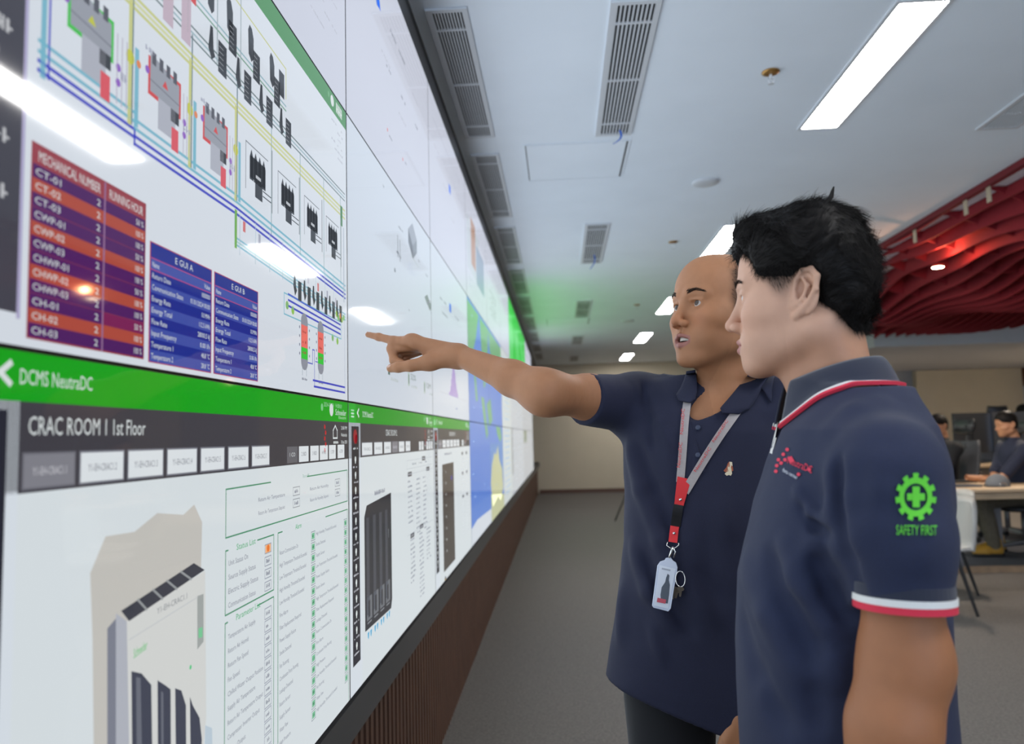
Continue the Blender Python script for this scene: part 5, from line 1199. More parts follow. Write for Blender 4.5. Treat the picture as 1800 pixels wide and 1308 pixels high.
    # sideburn, nape and fringe hairs growing from the skin
    I_ = np.where(near & (fade > .5))[0]; I_ = rs.choice(I_, min(5000, len(I_)), replace=False); R_ = PF[0][I_]; D_ = R_-H.p((0, -.01, .02)); D_ /= np.linalg.norm(D_, axis=1, keepdims=True)
    strands('short_hair', R_, D_*.45+H.d((0, -.45, -.75)), .0085, .00026, m_hair, t, curl=.15, seed=9, seg=3, grav=.1)
    R_ = []; D_ = []
    for i in range(900):
        a = rs.rand(); x0 = -.055+.11*a; R_.append(H.p((x0, .058-.25*x0*x0/.055+.006*rs.rand(), .088-.018*abs(x0)/.055+.014*rs.rand()))); D_.append(H.d((.5*np.sin(a*9), .75, .18+.25*rs.randn())))
    strands('fringe', np.array(R_), np.array(D_), .030, .0005, m_hair, t, curl=.35, seed=10, seg=7, grav=1.3)
    q = MB(); b0 = ony(1447, 362, 1.10)
    for k in range(7):
        o_ = np.array((.0022*math.sin(k*2.1), .003*math.cos(k*1.7), 0)); tp = ony(1466-k*.6, 327+k*1.2, 1.10)+o_*.4
        q.tube([b0+o_*1.6+np.array((-.012, 0, -.022)), b0+o_+np.array((-.002, 0, -.002)), (b0+tp)/2+o_*.7+np.array((.0035, 0, -.001)), tp], [.0030, .0030, .0022, .0005], 6)
    b1 = ony(1515, 392, 1.10)
    q.tube([b1, ony(1524, 384, 1.10), ony(1533, 377, 1.10)], [.0006, .0005, .0002], 5)
    q.build('cowlick', m_hair, t, smooth=True)
    # shirt
    G = Sdf()
    cf = ony(1589, 1062, .91); ua = _n(el-sh)
    G.rc(sh+np.array((-.004, 0, -.02)), sh+(cf-sh)*.55+np.array((-.004, 0, 0)), .055, .056, k=.03); G.rc(sh+(cf-sh)*.55+np.array((-.004, 0, 0)), cf+ua*.03, .056, .0490, k=.03)
    G.fn(cf, 9, lambda X: (X-cf) @ ua, k=.002, op='i')
    cR = shR+(elR-shR)*.72; uR = _n(elR-shR)
    G.rc(shR, shR+(elR-shR)*.85, .064, .058, k=.03); G.fn(cR, 9, lambda X: np.where(X[:, 1] > 1.15, (X-cR) @ uR, -1.0), k=.002, op='i')
    G.rc(T.p((.05, -.010, -.040)), sh+np.array((-.006, .01, -.012)), .068, .056, k=.035); G.rc(T.p((-.05, -.010, -.040)), shR+np.array((0, 0, -.010)), .072, .062, k=.04)
    G.rc(T.p((.0, -.040, -.10)), T.p((.08, -.030, -.09)), .058, .054, k=.04); G.rc(T.p((.0, -.040, -.10)), T.p((-.08, -.030, -.09)), .058, .054, k=.04)
    G.fn(T.p((0, 0, -.2)), .85, loft(T, [(-.66, .170, .132, .028, 0), (-.45, .168, .134, .036, 0), (-.30, .160, .134, .036, 0), (-.20, .158, .132, .030, 0), (-.10, .165, .122, .012, 0), (-.05, .168, .110, .006, 0), (.0, .155, .096, .0, 0), (.030, .112, .078, -.008, 0), (.054, .078, .066, -.014, 0)]), k=.03)
    G.rc(neck+np.array((.002, 0, .03)), neck+T.d((0, .030, -.012)), .058, .052, k=.006, op='s'); G.rc(neck+T.d((0, .05, -.03)), T.p((-.0, .125, -.02)), .040, .010, k=.005, op='s')
    folds = [([(1478, 790), (1478, 880), (1490, 980), (1512, 1060)], .010, -.009), ([(1462, 800), (1464, 900), (1478, 1000)], .012, .005), ([(1500, 780), (1496, 880), (1515, 990)], .014, .004),
             ([(1395, 850), (1425, 900), (1465, 925)], .008, .005), ([(1400, 872), (1435, 925), (1472, 945)], .008, -.005), ([(1455, 905), (1400, 1010), (1360, 1150)], .016, .004),
             ([(1310, 960), (1350, 1080), (1420, 1220)], .018, .006), ([(1345, 950), (1385, 1060), (1450, 1180)], .016, -.006), ([(1370, 930), (1420, 1040), (1480, 1140)], .016, .005), ([(1300, 1060), (1330, 1180), (1400, 1308)], .018, -.005), ([(1420, 960), (1455, 1040), (1500, 1110)], .012, -.005),
             ([(1320, 1140), (1350, 1250)], .014, .004), ([(1560, 780), (1545, 860), (1520, 960)], .016, .003), ([(1640, 900), (1600, 1020)], .014, .003), ([(1575, 700), (1500, 720), (1440, 790)], .018, .003), ([(1450, 1120), (1480, 1230)], .016, .005), ([(1425, 1190), (1440, 1300)], .012, -.005)]
    add_folds(G, folds)
    PG = mesh_sdf(G, axis(.18, .66, .005), axis(.80, 1.36, .005), axis(-.66, .14, .005), 1)
    shirt = sdf_obj('shirt', PG, m_navy2, t); shirt['label'] = 'navy polo shirt with green emblem on the sleeve'
    collar(G, Fr(neck+np.array((.000, -.002, 0)), T.R), neck[2]+.034, .067, 'collar', m_rib, t, front=20, drop=.042, flare=.030, tip=.018, trim=[(m_trimw, -.0085, -.0042), (m_trimr, -.0042, .0005)], open_dz=.030)
    u = T.R[:, 1]
    ring(cf, ua, .0528, .0528, u, -.024, -.011, 'cuff', m_rib, t); ring(cf, ua, .0540, .0540, u, -.011, -.0035, 'cuff_stripe', m_trimw, t, t=.007); ring(cf, ua, .0536, .0536, u, -.0035, .0045, 'cuff_stripe', m_trimr, t, t=.007)
    decal(G, [[(1367, 742), (1373, 744), (1365, 770), (1357, 798), (1353, 796), (1360, 768)]], 'placket_edge', m_trimw, t, lift=.003, thick=.002)
    # chest logo and sleeve emblem
    Q = lambda L: [(1350+a/2.617, 600+b/2.617) for a, b in L]
    D_ = []
    for (cx, cy) in ((88, 498), (70, 520), (48, 545), (40, 572), (36, 598), (60, 560), (78, 545), (140, 612), (190, 590)):
        D_.append((0, Q([(cx+9*math.cos(a), cy+9*math.sin(a)) for a in (0, 1.05, 2.1, 3.14, 4.2, 5.25)])))
    for tr in text_px('NeutraDC', (1350+88/2.617, 600+560/2.617), (1350+200/2.617, 600+608/2.617), (2, -13)): D_.append((0, tr))
    D_.append((0, Q([(88, 535), (108, 528), (122, 552), (100, 560)])))
    for tr in text_px('data center', (1350+66/2.617, 600+598/2.617), (1350+134/2.617, 600+636/2.617), (1, -7)): D_.append((1, tr))
    decal(G, D_, 'chest_logo', [m_remb, m_wemb], t, lift=.0025)
    D_ = []; cx, cy, Rg = 680, 716, 0; n = 44
    for k in range(n):
        f = lambda a, r: (cx+r[0]*math.cos(a), cy+r[1]*math.sin(a))
        a0, a1 = 2*math.pi*k/n, 2*math.pi*(k+1)/n; tooth = (k % 4) in (0, 1); ro = (94, 110) if tooth else (76, 90); ri = (54, 62)
        D_.append(Q([f(a0, ri), f(a1, ri), f(a1, ro), f(a0, ro)]))
    for r in ((640, 700, 722, 732), (665, 668, 698, 764)): D_.append(Q([(r[0], r[1]), (r[2], r[1]), (r[2], r[3]), (r[0], r[3])]))
    for tr in text_px('SAFETY FIRST', (1350+590/2.617, 600+890/2.617), (1350+778/2.617, 600+892/2.617), (0, -18)): D_.append(tr)
    decal(G, D_, 'sleeve_emblem', m_gemb, t, lift=.0025)
    trousers(t, (hL, hR), (kL, kR), (aL, aR), .100, .075, .062, (T.p((0, -.01, -.54)), (.165, .125, .11), T.R))
    for a in (aL, aR): shoe(t, (a[0], a[1], FL+.002), 98)
    return t, G, H
man2, G2S, H2 = man_watching()
# ================================================================ lanyard, badge and keys of the pointing man
m_lany = mat('lanyard_grey', (.34, .31, .31), .6, noise=.06, nscale=200); m_lred = mat('lanyard_red', (.62, .015, .02), .5)
m_steel = mat('steel', (.62, .62, .60), .22, metal=1); m_plas = mat('black_plastic', (.012, .012, .014), .3)
m_clear = mat('badge_plastic', (.55, .60, .72), .15, coat=.6); m_card = mat('badge_card', (.62, .66, .74), .35)
Z2 = lambda x, y: (1000+x/2.907, 650+y/2.907)
ly = thing('lanyard', G1C if False else px_hit(G1S, [(1200, 860)], .003)[0], 'grey lanyard with red ends hanging on the bald man\'s chest', 'lanyard')
o, C1 = strap(G1S, [Z2(608, 140), Z2(592, 260), Z2(584, 380), Z2(575, 500), Z2(568, 575)], .0155, 'strap', m_lany, ly, lift=.004)
o, C2 = strap(G1S, [Z2(875, 190), Z2(775, 330), Z2(710, 430), Z2(655, 520), Z2(608, 600), Z2(592, 625)], .0165, 'strap', m_lany, ly, lift=.005)
m_lpr = mat('lanyard_print', (.58, .05, .06), .6)
T_ = []
for tr in text_px('NeutraDC', Z2(568, 500), Z2(580, 372), (-6.2, -.6)): T_.append(tr)
for tr in text_px('NeutraDC', Z2(650, 524), Z2(728, 402), (-4.8, -3.2)): T_.append(tr)
for tr in text_px('NeutraDC', Z2(742, 372), Z2(815, 262), (-4.4, -3.0)): T_.append(tr)
for tr in text_px('NeutraDC', Z2(583, 330), Z2(592, 200), (-6.0, -.4)): T_.append(tr)
decal(G1S, T_, 'strap_print', m_lpr, ly, lift=.0075, thick=.0003)
o, C3 = strap(G1S, [Z2(590, 553), Z2(580, 600), Z2(570, 650), Z2(562, 692)], [.0265, .0175], 'red_pad', m_lred, ly, lift=.0075, thick=.002)
o, C4 = strap(G1S, [Z2(560, 690), Z2(552, 745), Z2(545, 800)], .0185, 'buckle', m_plas, ly, lift=.008, thick=.006)
o, C5 = strap(G1S, [Z2(541, 798), Z2(535, 845), Z2(531, 882)], .0165, 'red_tail', m_lred, ly, lift=.008, thick=.002)
def dome(c, r, m, parent, name): 
    q = MB(); M_ = Vector(-c).to_track_quat('Z', 'Y').to_matrix().to_4x4(); q.lathe([(r, 0), (r*.9, r*.4), (r*.5, r*.65), (.0003, r*.7)], tuple(c), 14, M_); return q.build(name, m, parent, smooth=True)
for p_ in (Z2(570, 664), Z2(538, 836)): dome(px_hit(G1S, [p_], .0115)[0], .0030, m_steel, ly, 'rivet')
cam_v = _n(px_hit(G1S, [(1185, 960)], 0)[0])
def near(x, y, l=.010): return px_hit(G1S, [Z2(x, y)], l)[0]
q = MB(); a_, b_ = near(504, 880), near(560, 884); c_ = near(530, 915); q.tube([a_, near(500, 898), near(515, 910), c_, near(548, 908), near(562, 896), b_], .0011, 8); q.build('ring', m_steel, ly, smooth=True)
q = MB(); q.tube([near(530, 905, .012), near(522, 935, .012), near(512, 962, .013)], [.0022, .0028, .0018], 8); q.tube([near(530, 905, .012), near(545, 930, .012), near(536, 962, .013)], [.0018, .0016, .0014], 8); q.build('clip', m_steel, ly, smooth=True)
# badge
bd = thing('id_badge', near(485, 1100), 'clear plastic badge holder with a white photo card, hanging from the lanyard', 'badge')
def slab(poly, lift, thick, name, m, parent, bev=.0):
    P = [near(x, y, 0) for x, y in poly]; cc = sum(P)/len(P); dd = np.linalg.norm(near(485, 1040, 0))-lift
    V = [_n(p_)*dd for p_ in P]; B = [v+_n(v)*thick for v in V]; n = len(P); q = MB()
    q.add(V+B, [tuple(range(n)), tuple(range(2*n-1, n-1, -1))]+[(i, i+n, (i+1) % n+n, (i+1) % n) for i in range(n)]); return q.build(name, m, parent, bevel=bev)
slab([(466, 980), (490, 972), (495, 962), (520, 958), (532, 975), (548, 985), (556, 1010), (521, 1220), (508, 1236), (432, 1216), (425, 1206), (452, 1000)], .019, .005, 'holder', m_clear, bd, .0008)
slab([(463, 998), (545, 1018), (508, 1222), (434, 1204)], .0202, .001, 'card', m_card, bd)
slab([(505, 1042), (514, 1052), (511, 1075), (516, 1100), (512, 1150), (505, 1195), (470, 1188), (468, 1150), (474, 1112), (492, 1085), (497, 1062)], .0210, .0006, 'portrait', mat('portrait_dark', (.06, .075, .10), .4), bd)
slab([(453, 1165), (497, 1175), (493, 1196), (449, 1187)], .0216, .0005, 'name_strip', mat('badge_red', (.50, .06, .09), .4), bd)
slab([(476, 1012), (520, 1022), (518, 1030), (474, 1020)], .0210, .0005, 'heading', mat('badge_grey', (.35, .38, .45), .4), bd)
m_key = mat('key_metal', (.42, .38, .32), .3, metal=1)
for k, (x0, y0, x1, y1) in enumerate(((556, 1120, 545, 1168), (572, 1110, 568, 1160), (548, 1110, 530, 1172))):
    kt = thing('key', near(x0, y0, .012), ('small grey key, upper one of the bunch beside the badge', 'small grey key hanging rightmost beside the badge', 'small dark key tucked behind the badge edge')[k], 'key', 'keys on the lanyard')
    a_, b_ = near(x0, y0, .012+.002*k), near(x1, y1, .012+.002*k); d_ = _n(b_-a_); s_ = _n(np.cross(d_, cam_v)); q = MB(); n = 14
    V = []
    prof = [(0, .0025), (.002, .0055), (.006, .0065), (.009, .0050), (.011, .0024), (.018, .0024), (.0185, .0016), (.021, .0024), (.0235, .0016), (.026, .0018)]
    L_ = np.linalg.norm(b_-a_)/.026
    for t_, w_ in prof:
        for u_, v_ in ((-1, 0), (1, 0), (1, 1), (-1, 1)): V.append(a_+d_*t_*L_+s_*u_*w_+cam_v*v_*.0016)
    q.add(V, [(i*4+j, i*4+(j+1) % 4, i*4+4+(j+1) % 4, i*4+4+j) for i in range(len(prof)-1) for j in range(4)]+[(3, 2, 1, 0), tuple((len(prof)-1)*4+j for j in range(4))]); q.build('blade', m_key, kt)
q = MB(); c_ = near(570, 1070, .013); n = 24; r_ = .0125; s_ = _n(np.cross((0, 0, 1), cam_v)); u_ = np.cross(cam_v, s_); V = [c_+s_*math.cos(6.2832*i/n)*r_*.7+u_*math.sin(6.2832*i/n)*r_*1.15 for i in range(n)]; q.tube(V+[V[0]], .0012, 8, cap=False)
kr = q.build('key_ring', m_steel, smooth=True); tag(kr, 'steel key ring behind the badge', 'key ring')
# ================================================================ the office side behind the two men
FP = FL+.053
m_oak = mat('table_top', (.52, .38, .24), .5, noise=.12, nscale=6, stretch=(1, 8, 1)); m_leg = mat('grey_leg', (.16, .16, .17), .4, metal=.6)
m_khaki = mat('khaki_trousers', (.10, .085, .06), .9, noise=.15, nscale=40); m_ybt = mat('yellow_boot', (.42, .22, .02), .6); m_sole = mat('black_sole', (.01, .01, .01), .6)
m_scr = mat('monitor_back', (.018, .019, .022), .4); m_cap = mat('grey_cap', (.13, .14, .155), .9, noise=.1, nscale=200); m_cream = mat('cream_divider', (.50, .42, .32), .8)
m_mesh = mat('grey_mesh', (.09, .095, .105), .7); m_shell = mat('white_shell', (.36, .35, .33), .45); m_navy3 = mat('dark_navy', (.010, .014, .035), .85); m_blk = mat('black_cloth', (.008, .008, .010), .85)
m_skin3 = mat('skin_far', (.42, .20, .105), .55, noise=.05, nscale=40)
# table with its front apron and slanted legs
tb = thing('table', (4.6, 7.55, FP), 'light wooden work table with a grey cap on it, right edge of the picture', 'table')
box_obj('table_top', (3.35, 6.4, 7.15, 8.0, -.595, -.567), m_oak, tb, .004); box_obj('apron', (3.5, 6.3, 7.24, 7.28, -.665, -.596), m_oak, tb)
for sx in (3.55, 4.25, 6.2):
    for y in (7.28, 7.9):
        q = MB(); q.box(sx-.03, sx+.03, y-.025, y+.025, FP, -.596); q.build('leg', m_leg, tb)
# cap
cx, cy = 4.02, 7.42; cz = -.566
cp = thing('cap', (cx, cy, cz), 'grey baseball cap lying on the wooden table', 'cap')
q = MB(); n = 28; V = []; F = []
for i in range(10):
    a = i/9*math.pi/2
    for k in range(n): b = 2*math.pi*k/n; V.append((cx+.105*math.cos(a)*math.cos(b), cy+.090*math.cos(a)*math.sin(b), cz+.002+.115*math.sin(a)**.85+.0))
F = [(i*n+k, i*n+(k+1) % n, (i+1)*n+(k+1) % n, (i+1)*n+k) for i in range(9) for k in range(n)]+[tuple(range(n-1, -1, -1))]
q.add(V, F); q.build('crown', m_cap, cp, smooth=True)
q = MB(); V = []
for i in range(9):
    a = -1.0+2.0*i/8
    for r, z in ((.095, .012), (.165, .006), (.165, .003), (.095, .008)): V.append((cx+.2*r*math.sin(a)*4*.9, cy+r*math.cos(a)*1.0+.0, cz+z))
q.add(V, [(i*4+k, i*4+(k+1) % 4, i*4+4+(k+1) % 4, i*4+4+k) for i in range(8) for k in range(4)]+[(3, 2, 1, 0), (32, 33, 34, 35)]); q.build('visor', m_cap, cp)
q = MB(); V = [(cx+.03*math.cos(a), cy-.088, cz+.012+.028*math.sin(a)) for a in [math.pi*i/10 for i in range(11)]]; q.tube(V, .0035, 6); q.build('strap', m_steel, cp)
# flat laptop by the hands
lp = thing('laptop', (3.72, 7.55, -.567), 'dark laptop under the seated man\'s hand on the wooden table', 'laptop')
box_obj('base', (3.56, 3.88, 7.42, 7.66, -.566, -.548), m_mesh, lp, .003); box_obj('keyboard', (3.59, 3.85, 7.45, 7.6, -.5478, -.5465), m_scr, lp)
q = MB(); M_ = Matrix.Translation((3.555, 7.55, -.553)) @ Matrix.Rotation(math.radians(-22), 4, 'Y'); q.box(-.006, .0, -.13, .13, 0, .20, M_); q.build('lid', m_mesh, lp)
def seated(loc, az, label, shirt_m, trous_m, hands=None, boots=False, base=(.42, .20, .105), hairlen=1.0, res=.011, lean=0.0, seat=.47):
    """a person on a chair: loc = floor point under the hips"""
    t = thing('person', loc, label, 'person'); a = math.radians(az); T = Fr(np.array(loc, float), head_frame((0, 0, 0), az, 0).R); P = T.p
    S = Sdf(); hz = seat+.10; tz = hz+.56; H = Fr(P((0, .05+lean*1.25, hz+.70)), head_frame((0, 0, 0), az, -8).R)
    head(S, H, es=1.1, back=.09); sh = [P((s*.19, .00+lean, tz-.11)) for s in (-1, 1)]
    S.rc(H.p((0, -.03, -.06)), P((0, -.01+lean, tz-.04)), .052, .058, k=.03)
    S.rc(P((0, 0, hz+.05)), P((0, lean*.8, tz-.16)), .11, .12, k=.05); S.rc(sh[0], sh[1], .045, .045, k=.05)
    hd = hands or [P((.16, .45, hz+.12)), P((-.14, .45, hz+.12))]; el = []
    for s_, h_ in zip((sh[1], sh[0]), hd):
        e_ = (s_+h_)/2+np.array((0, 0, -.16)); e_ += T.R[:, 0]*(.05 if s_ is sh[1] else -.05); el.append(e_)
        S.rc(s_, e_, .048, .040, k=.02); S.rc(e_, h_, .040, .025, k=.02); d_ = _n(h_-e_); S.rc(h_, h_+d_*.07, .026, .030, k=.01)
        for i in range(4): o_ = np.cross(d_, (0, 0, 1.))*(-.030+.020*i); S.chain([h_+d_*.075+o_, h_+d_*.115+o_-np.array((0, 0, .004)), h_+d_*.145+o_-np.array((0, 0, .018))], [.010, .009, .007], k=.006)
    kn = [P((s*.13, .44, hz-.05)) for s in (1, -1)]; an = [P((.14, .38, .10)), P((-.14, .20, .10))]; hp = [P((s*.10, .02, hz)) for s in (1, -1)]
    for b, c, d in zip(hp, kn, an): S.rc(b, c, .06, .045, k=.02); S.rc(c, d, .042, .03, k=.02)
    lo = np.array(loc)-(.62, .62, 0); hi = np.array(loc)+(.62, .62, 1.4); c = H.c
    PF = mesh_sdf(S, axis(lo[0], hi[0], .012, ((c[0]-.11, c[0]+.11, .005),)), axis(lo[1], hi[1], .012, ((c[1]-.11, c[1]+.11, .005),)), axis(loc[2]+.03, loc[2]+1.5, .012, ((c[2]-.13, c[2]+.13, .005),)), 1)
    sdf_obj('body', PF, m_skin3, t)
    G = Sdf(); G.rc(P((0, 0, hz+.0)), P((0, lean*.8, tz-.16)), .150, .158, k=.05); G.rc(sh[0], sh[1], .066, .066, k=.06)
    for s_, e_ in zip((sh[1], sh[0]), el): G.rc(s_, s_+(e_-s_)*.75, .066, .058, k=.03)
    G.rc(P((0, lean, tz-.06)), H.p((0, -.03, -.09)), .068, .062, k=.02); G.fn(P((0, 0, .6)), 9, lambda X: X[:, 2]-(P((0, 0, tz+.015))[2]), k=.004, op='i'); G.post = lambda X, d: d-.003*hash_noise(X, 24, 3)
    sdf_obj('shirt', mesh_sdf(G, axis(lo[0], hi[0], .012), axis(lo[1], hi[1], .012), axis(loc[2]+hz-.2, loc[2]+1.4, .012), 1), shirt_m, t)
    Q = Sdf(); Q.el(P((0, 0, hz-.02)), (.18, .15, .11), T.R, k=.02)
    for b, c_, d in zip(hp, kn, an): Q.rc(b, c_, .092, .072, k=.03); Q.rc(c_, d, .072, .062, k=.02)
    Q.post = lambda X, d: d-.004*hash_noise(X, 22, 5)
    sdf_obj('trousers', mesh_sdf(Q, axis(lo[0], hi[0], .014), axis(lo[1], hi[1], .014), axis(loc[2]+.05, loc[2]+hz+.2, .014), 1), trous_m, t)
    A = Sdf(); A.el(H.p((0, -.006, .052)), (.085, .102, .088), H.R, k=.01); A.el(H.p((0, -.05, .0)), (.072, .052, .068), H.R, k=.03)
    A.el(H.p((0, .115, .0)), (.11, .062, .070), H.R, k=.01, op='s')
    for s in (-1, 1): A.el(H.p((s*.088, .028, -.040)), (.034, .056, .066), H.R, k=.01, op='s')
    A.post = lambda X, d: d-.002*hash_noise(X, 160, 5)
    sdf_obj('hair', mesh_sdf(A, axis(c[0]-.12, c[0]+.12, .005), axis(c[1]-.12, c[1]+.12, .005), axis(c[2]-.1, c[2]+.15, .005), 1), m_hair, t)
    for d in an:
        f = Fr(np.array((d[0], d[1], loc[2]+.004)), T.R); B_ = Sdf(); B_.rc(f.p((0, -.03, .05)), f.p((0, .08, .045)), .050, .046, k=.03); B_.rc(f.p((0, .08, .045)), f.p((0, .17, .038)), .046, .036, k=.03); B_.rc(f.p((0, -.02, .06)), f.p((0, -.015, .14)), .050, .052, k=.03)
        B_.fn(f.c, 9, lambda X: loc[2]+.026-X[:, 2], k=.004, op='i'); b = sdf_obj('boot', mesh_sdf(B_, axis(d[0]-.26, d[0]+.26, .009), axis(d[1]-.26, d[1]+.26, .009), axis(loc[2], loc[2]+.22, .009), 1), m_ybt if boots else m_sole, t)
        B_ = Sdf(); B_.rc(f.p((0, -.035, .014)), f.p((0, .17, .014)), .054, .046, k=.03); B_.fn(f.c, 9, lambda X: np.maximum(X[:, 2]-(loc[2]+.030), loc[2]+.003-X[:, 2]), k=.003, op='i'); sdf_obj('sole', mesh_sdf(B_, axis(d[0]-.28, d[0]+.28, .009), axis(d[1]-.28, d[1]+.28, .009), axis(loc[2]-.01, loc[2]+.06, .006), 1), m_sole, b)
    return t
def office_chair(x, y, az, label, group, head_rest=True, m=m_mesh, seat=.47):
    t = thing('office_chair', (x, y, FP), label, 'chair', group); T = Fr(np.array((x, y, FP)), head_frame((0, 0, 0), az, 0).R); W_ = lambda v: Vector(T.p(v))
    def pad(name, cz, cy, w_, h_, th, tilt, mm):
        q = MB(); V, F = [], []
        nu, nv = 10, 8
        for side in (0, 1):
            for i in range(nu+1):
                for j in range(nv+1):
                    u = i/nu*2-1; v = j/nv*2-1; r = 1-.10*v*v*abs(u)**3; dz = v*h_/2; dy = -.03*(1-u*u)+side*-th+.02*v*v
                    V.append(W_((u*w_/2*r, cy+dy*math.cos(tilt)-dz*math.sin(tilt), cz+dz*math.cos(tilt)+dy*math.sin(tilt))))
        N = (nu+1)*(nv+1); I = lambda s, i, j: s*N+i*(nv+1)+j
        for i in range(nu):
            for j in range(nv): F += [(I(0, i, j), I(0, i, j+1), I(0, i+1, j+1), I(0, i+1, j)), (I(1, i, j), I(1, i+1, j), I(1, i+1, j+1), I(1, i, j+1))]
        for i in range(nu): F += [(I(0, i, 0), I(0, i+1, 0), I(1, i+1, 0), I(1, i, 0)), (I(0, i+1, nv), I(0, i, nv), I(1, i, nv), I(1, i+1, nv))]
        for j in range(nv): F += [(I(0, 0, j+1), I(0, 0, j), I(1, 0, j), I(1, 0, j+1)), (I(0, nu, j), I(0, nu, j+1), I(1, nu, j+1), I(1, nu, j))]
        q.add(V, F); return q.build(name, mm, t, smooth=True, bevel=0)
    pad('backrest', seat+.36, -.24, .46, .56, .03, math.radians(12), m)
    if head_rest:
        pad('headrest', seat+.80, -.30, .28, .15, .04, math.radians(18), m_scr); q = MB(); q.tube([W_((0, -.30, seat+.55)), W_((0, -.36, seat+.70)), W_((0, -.33, seat+.80))], .016, 8); q.build('headrest_stem', m_scr, t)
    q = MB(); V = []; n = 24
    for z, r in ((seat-.05, .8), (seat-.04, 1), (seat-.01, 1), (seat, .9)):
        for k in range(n): a = 2*math.pi*k/n; V.append(W_((.235*r*math.copysign(abs(math.cos(a))**.5, math.cos(a)), .03+.225*r*math.copysign(abs(math.sin(a))**.5, math.sin(a)), z)))
    q.add(V, [(i*n+k, i*n+(k+1) % n, (i+1)*n+(k+1) % n, (i+1)*n+k) for i in range(3) for k in range(n)]+[tuple(range(n-1, -1, -1)), tuple(3*n+k for k in range(n))]); q.build('seat', m_scr, t, smooth=True)
    q = MB(); q.tube([W_((0, 0, .10)), W_((0, 0, seat-.05))], .028, 12); q.build('column', m_leg, t, smooth=True)
    q = MB(); q.tube([W_((0, -.02, seat-.06)), W_((0, -.27, seat-.03)), W_((0, -.31, seat+.30))], .020, 8); q.build('back_arm', m_scr, t)
    for s in (-1, 1):
        q = MB(); q.tube([W_((s*.24, -.05, seat-.03)), W_((s*.28, -.05, seat+.02)), W_((s*.28, -.03, seat+.19))], .014, 8); q.tube([W_((s*.28, -.14, seat+.20)), W_((s*.28, .12, seat+.20))], .022, 8); q.build('armrest', m_scr, t)
    for k in range(5):
        a = 2*math.pi*k/5+.3; q = MB(); q.tube([W_((0, 0, .11)), W_((.28*math.cos(a), .28*math.sin(a), .075))], [.026, .018], 8); l = q.build('foot', m_leg, t)
        q = MB(); M_ = Matrix.Translation(W_((.28*math.cos(a), .28*math.sin(a), .031))) @ Matrix.Rotation(math.pi/2, 4, 'X'); q.lathe([(.002, -.022), (.028, -.02), (.030, 0), (.028, .02), (.002, .022)], (0, 0, 0), 14, M_); q.build('castor', m_sole, l)
    return t
hA = np.array((3.93, 7.80, -.50)); hB = np.array((4.02, 7.62, -.505))
office_chair(4.55, 7.98, 90, 'office chair under the man in navy at the wooden table', 'office chairs')
seated((4.55, 7.98, FP), 90, 'seated person in dark navy shirt and yellow boots, working at the wooden table', m_navy3, m_khaki, [hA, hB], True, lean=.04)
office_chair(4.22, 8.84, 75, 'office chair of the person in black, mostly hidden behind the navy polo', 'office chairs')
seated((4.22, 8.84, FP), 75, 'seated person in black, only back and shoulder showing beside the navy sleeve', m_blk, m_blk, None, False, lean=-.02)
office_chair(4.95, 9.0, 60, 'grey mesh office chair tilted between the seated people and the monitors', 'office chairs', seat=.45)
office_chair(6.02, 11.35, 175, 'black headrest chair behind the monitors', 'office chairs', seat=.66)
seated((6.62, 11.35, FP), 170, 'person whose black hair just shows above the monitors at the right edge', m_blk, m_blk, None, False, seat=.62)
# cream desk divider and monitors behind
dk = thing('desk', (5.6, 9.9, FP), 'cream fronted desk carrying the black monitors', 'desk')
box_obj('front_panel', (4.50, 7.6, 9.62, 9.66, FP, -.50), m_cream, dk); box_obj('desk_top', (4.46, 7.6, 9.55, 10.4, -.50, -.47), m_oak, dk); box_obj('side_panel', (4.50, 4.54, 9.66, 10.38, FP, -.50), m_cream, dk); box_obj('side_panel', (7.56, 7.6, 9.66, 10.38, FP, -.50), m_cream, dk)
def monitor(x, y, w_, h_, rot, label):
    t = thing('monitor', (x, y, -.47), label, 'monitor', 'monitors on the cream desk'); M_ = Matrix.Translation((x, y, 0)) @ Matrix.Rotation(math.radians(rot), 4, 'Z'); z0 = -.47+.13
    q = MB(); q.box(-w_/2, w_/2, -.015, .015, z0, z0+h_, M_); q.build('housing', m_scr, t, bevel=.004)
    q = MB(); q.box(-w_/2+.012, w_/2-.012, .0155, .0165, z0+.012, z0+h_-.012, M_); q.build('screen', mat('far_screen', (.25, .32, .45), .3, emit=.8), t)
    q = MB(); q.box(-.03, .03, -.035, -.016, -.46, z0+h_*.5, M_); q.build('stand', m_scr, t); q = MB(); q.box(-.12, .12, -.10, .08, -.469, -.458, M_); q.build('foot', m_scr, t)
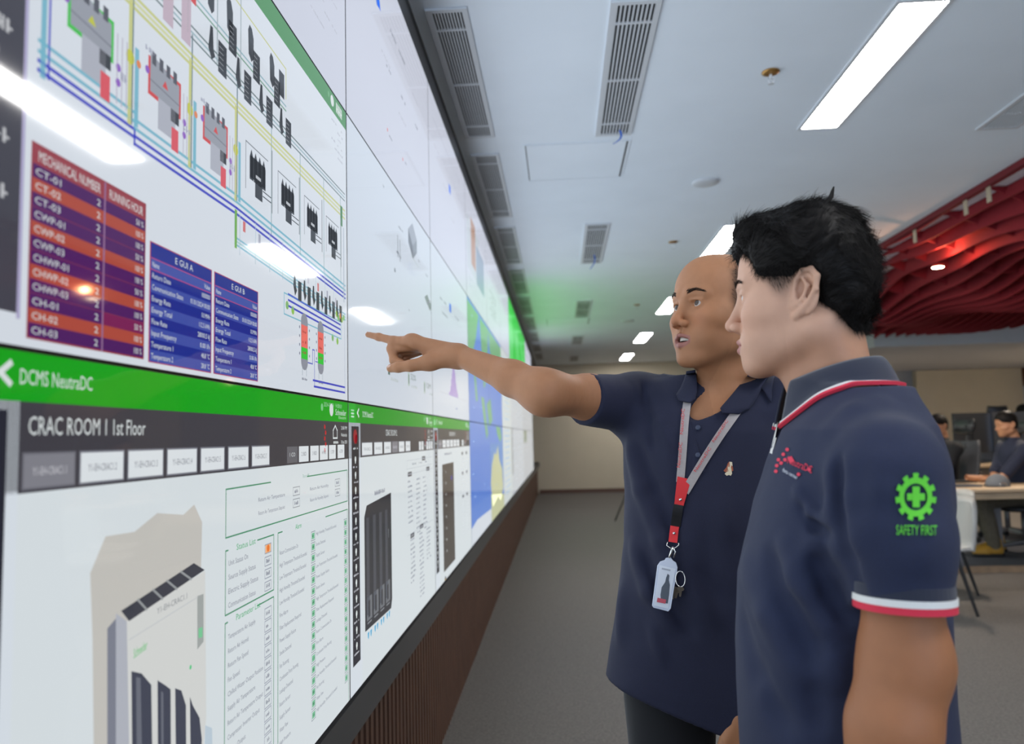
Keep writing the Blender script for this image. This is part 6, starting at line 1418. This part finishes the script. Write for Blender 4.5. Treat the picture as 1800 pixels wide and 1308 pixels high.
monitor(5.14, 9.95, .55, .50, 14, 'black monitor back, left one on the cream desk'); monitor(5.68, 9.90, .62, .50, -6, 'black monitor back, middle one on the cream desk'); monitor(6.30, 9.92, .60, .50, 4, 'black monitor back at the right edge of the picture')
# white shell chairs
def shell_chair(x, y, az, label):
    t = thing('shell_chair', (x, y, FL), label, 'chair', 'white shell chairs'); T = Fr(np.array((x, y, FL)), head_frame((0, 0, 0), az, 0).R); W_ = lambda v: Vector(T.p(v))
    q = MB(); nu, nv = 12, 14; V = []
    for i in range(nu+1):
        for j in range(nv+1):
            u = i/nu*2-1; v = j/nv
            if v < .45: yy = .24-.40*v/.45; zz = .45-.015*math.sin(v/.45*3.1)+.03*u*u
            else: s_ = (v-.45)/.55; yy = -.16-.10*s_**1.2+.07*u*u*s_; zz = .45+.36*s_-.02*u*u
            V.append(W_((u*.235*(1-.25*max(0, (v-.7)/.3)**2), yy, zz)))
    q.add(V, [(i*(nv+1)+j, (i+1)*(nv+1)+j, (i+1)*(nv+1)+j+1, i*(nv+1)+j+1) for i in range(nu) for j in range(nv)]); o = q.build('shell', m_shell, t, smooth=True); s_ = o.modifiers.new('t', 'SOLIDIFY'); s_.thickness = .022
    for a, b in ((-1, -1), (1, -1), (-1, 1), (1, 1)): q = MB(); q.tube([W_((a*.13, b*.11+.03, .435)), W_((a*.21, b*.20+.03, .0))], [.016, .011], 8); q.build('leg', m_sole, t)
    return t
shell_chair(2.69, 5.85, 92, 'white shell chair with black legs, right of the navy sleeve'); shell_chair(3.02, 6.5, 85, 'second white shell chair, partly hidden behind the first')
# tripod whose leg shows left of the bald man
tx, ty = 1.08, 12.0
tr = thing('tripod', (tx, ty, FL), 'thin black tripod, one leg showing left of the bald man\'s shirt', 'tripod')
for k, (ex, ey) in enumerate(((.80, 12.0), (1.24, 11.8), (1.22, 12.26))): q = MB(); q.tube([(tx, ty, FL+.62), (ex, ey, FL+.005)], .011, 8); q.build('leg', m_sole, tr)
q = MB(); q.tube([(tx, ty, FL+.58), (tx, ty, FL+1.25)], .012, 8); q.build('pole', m_sole, tr); q = MB(); q.box(tx-.05, tx+.05, ty-.03, ty+.03, FL+1.25, FL+1.31); q.build('head', m_sole, tr)
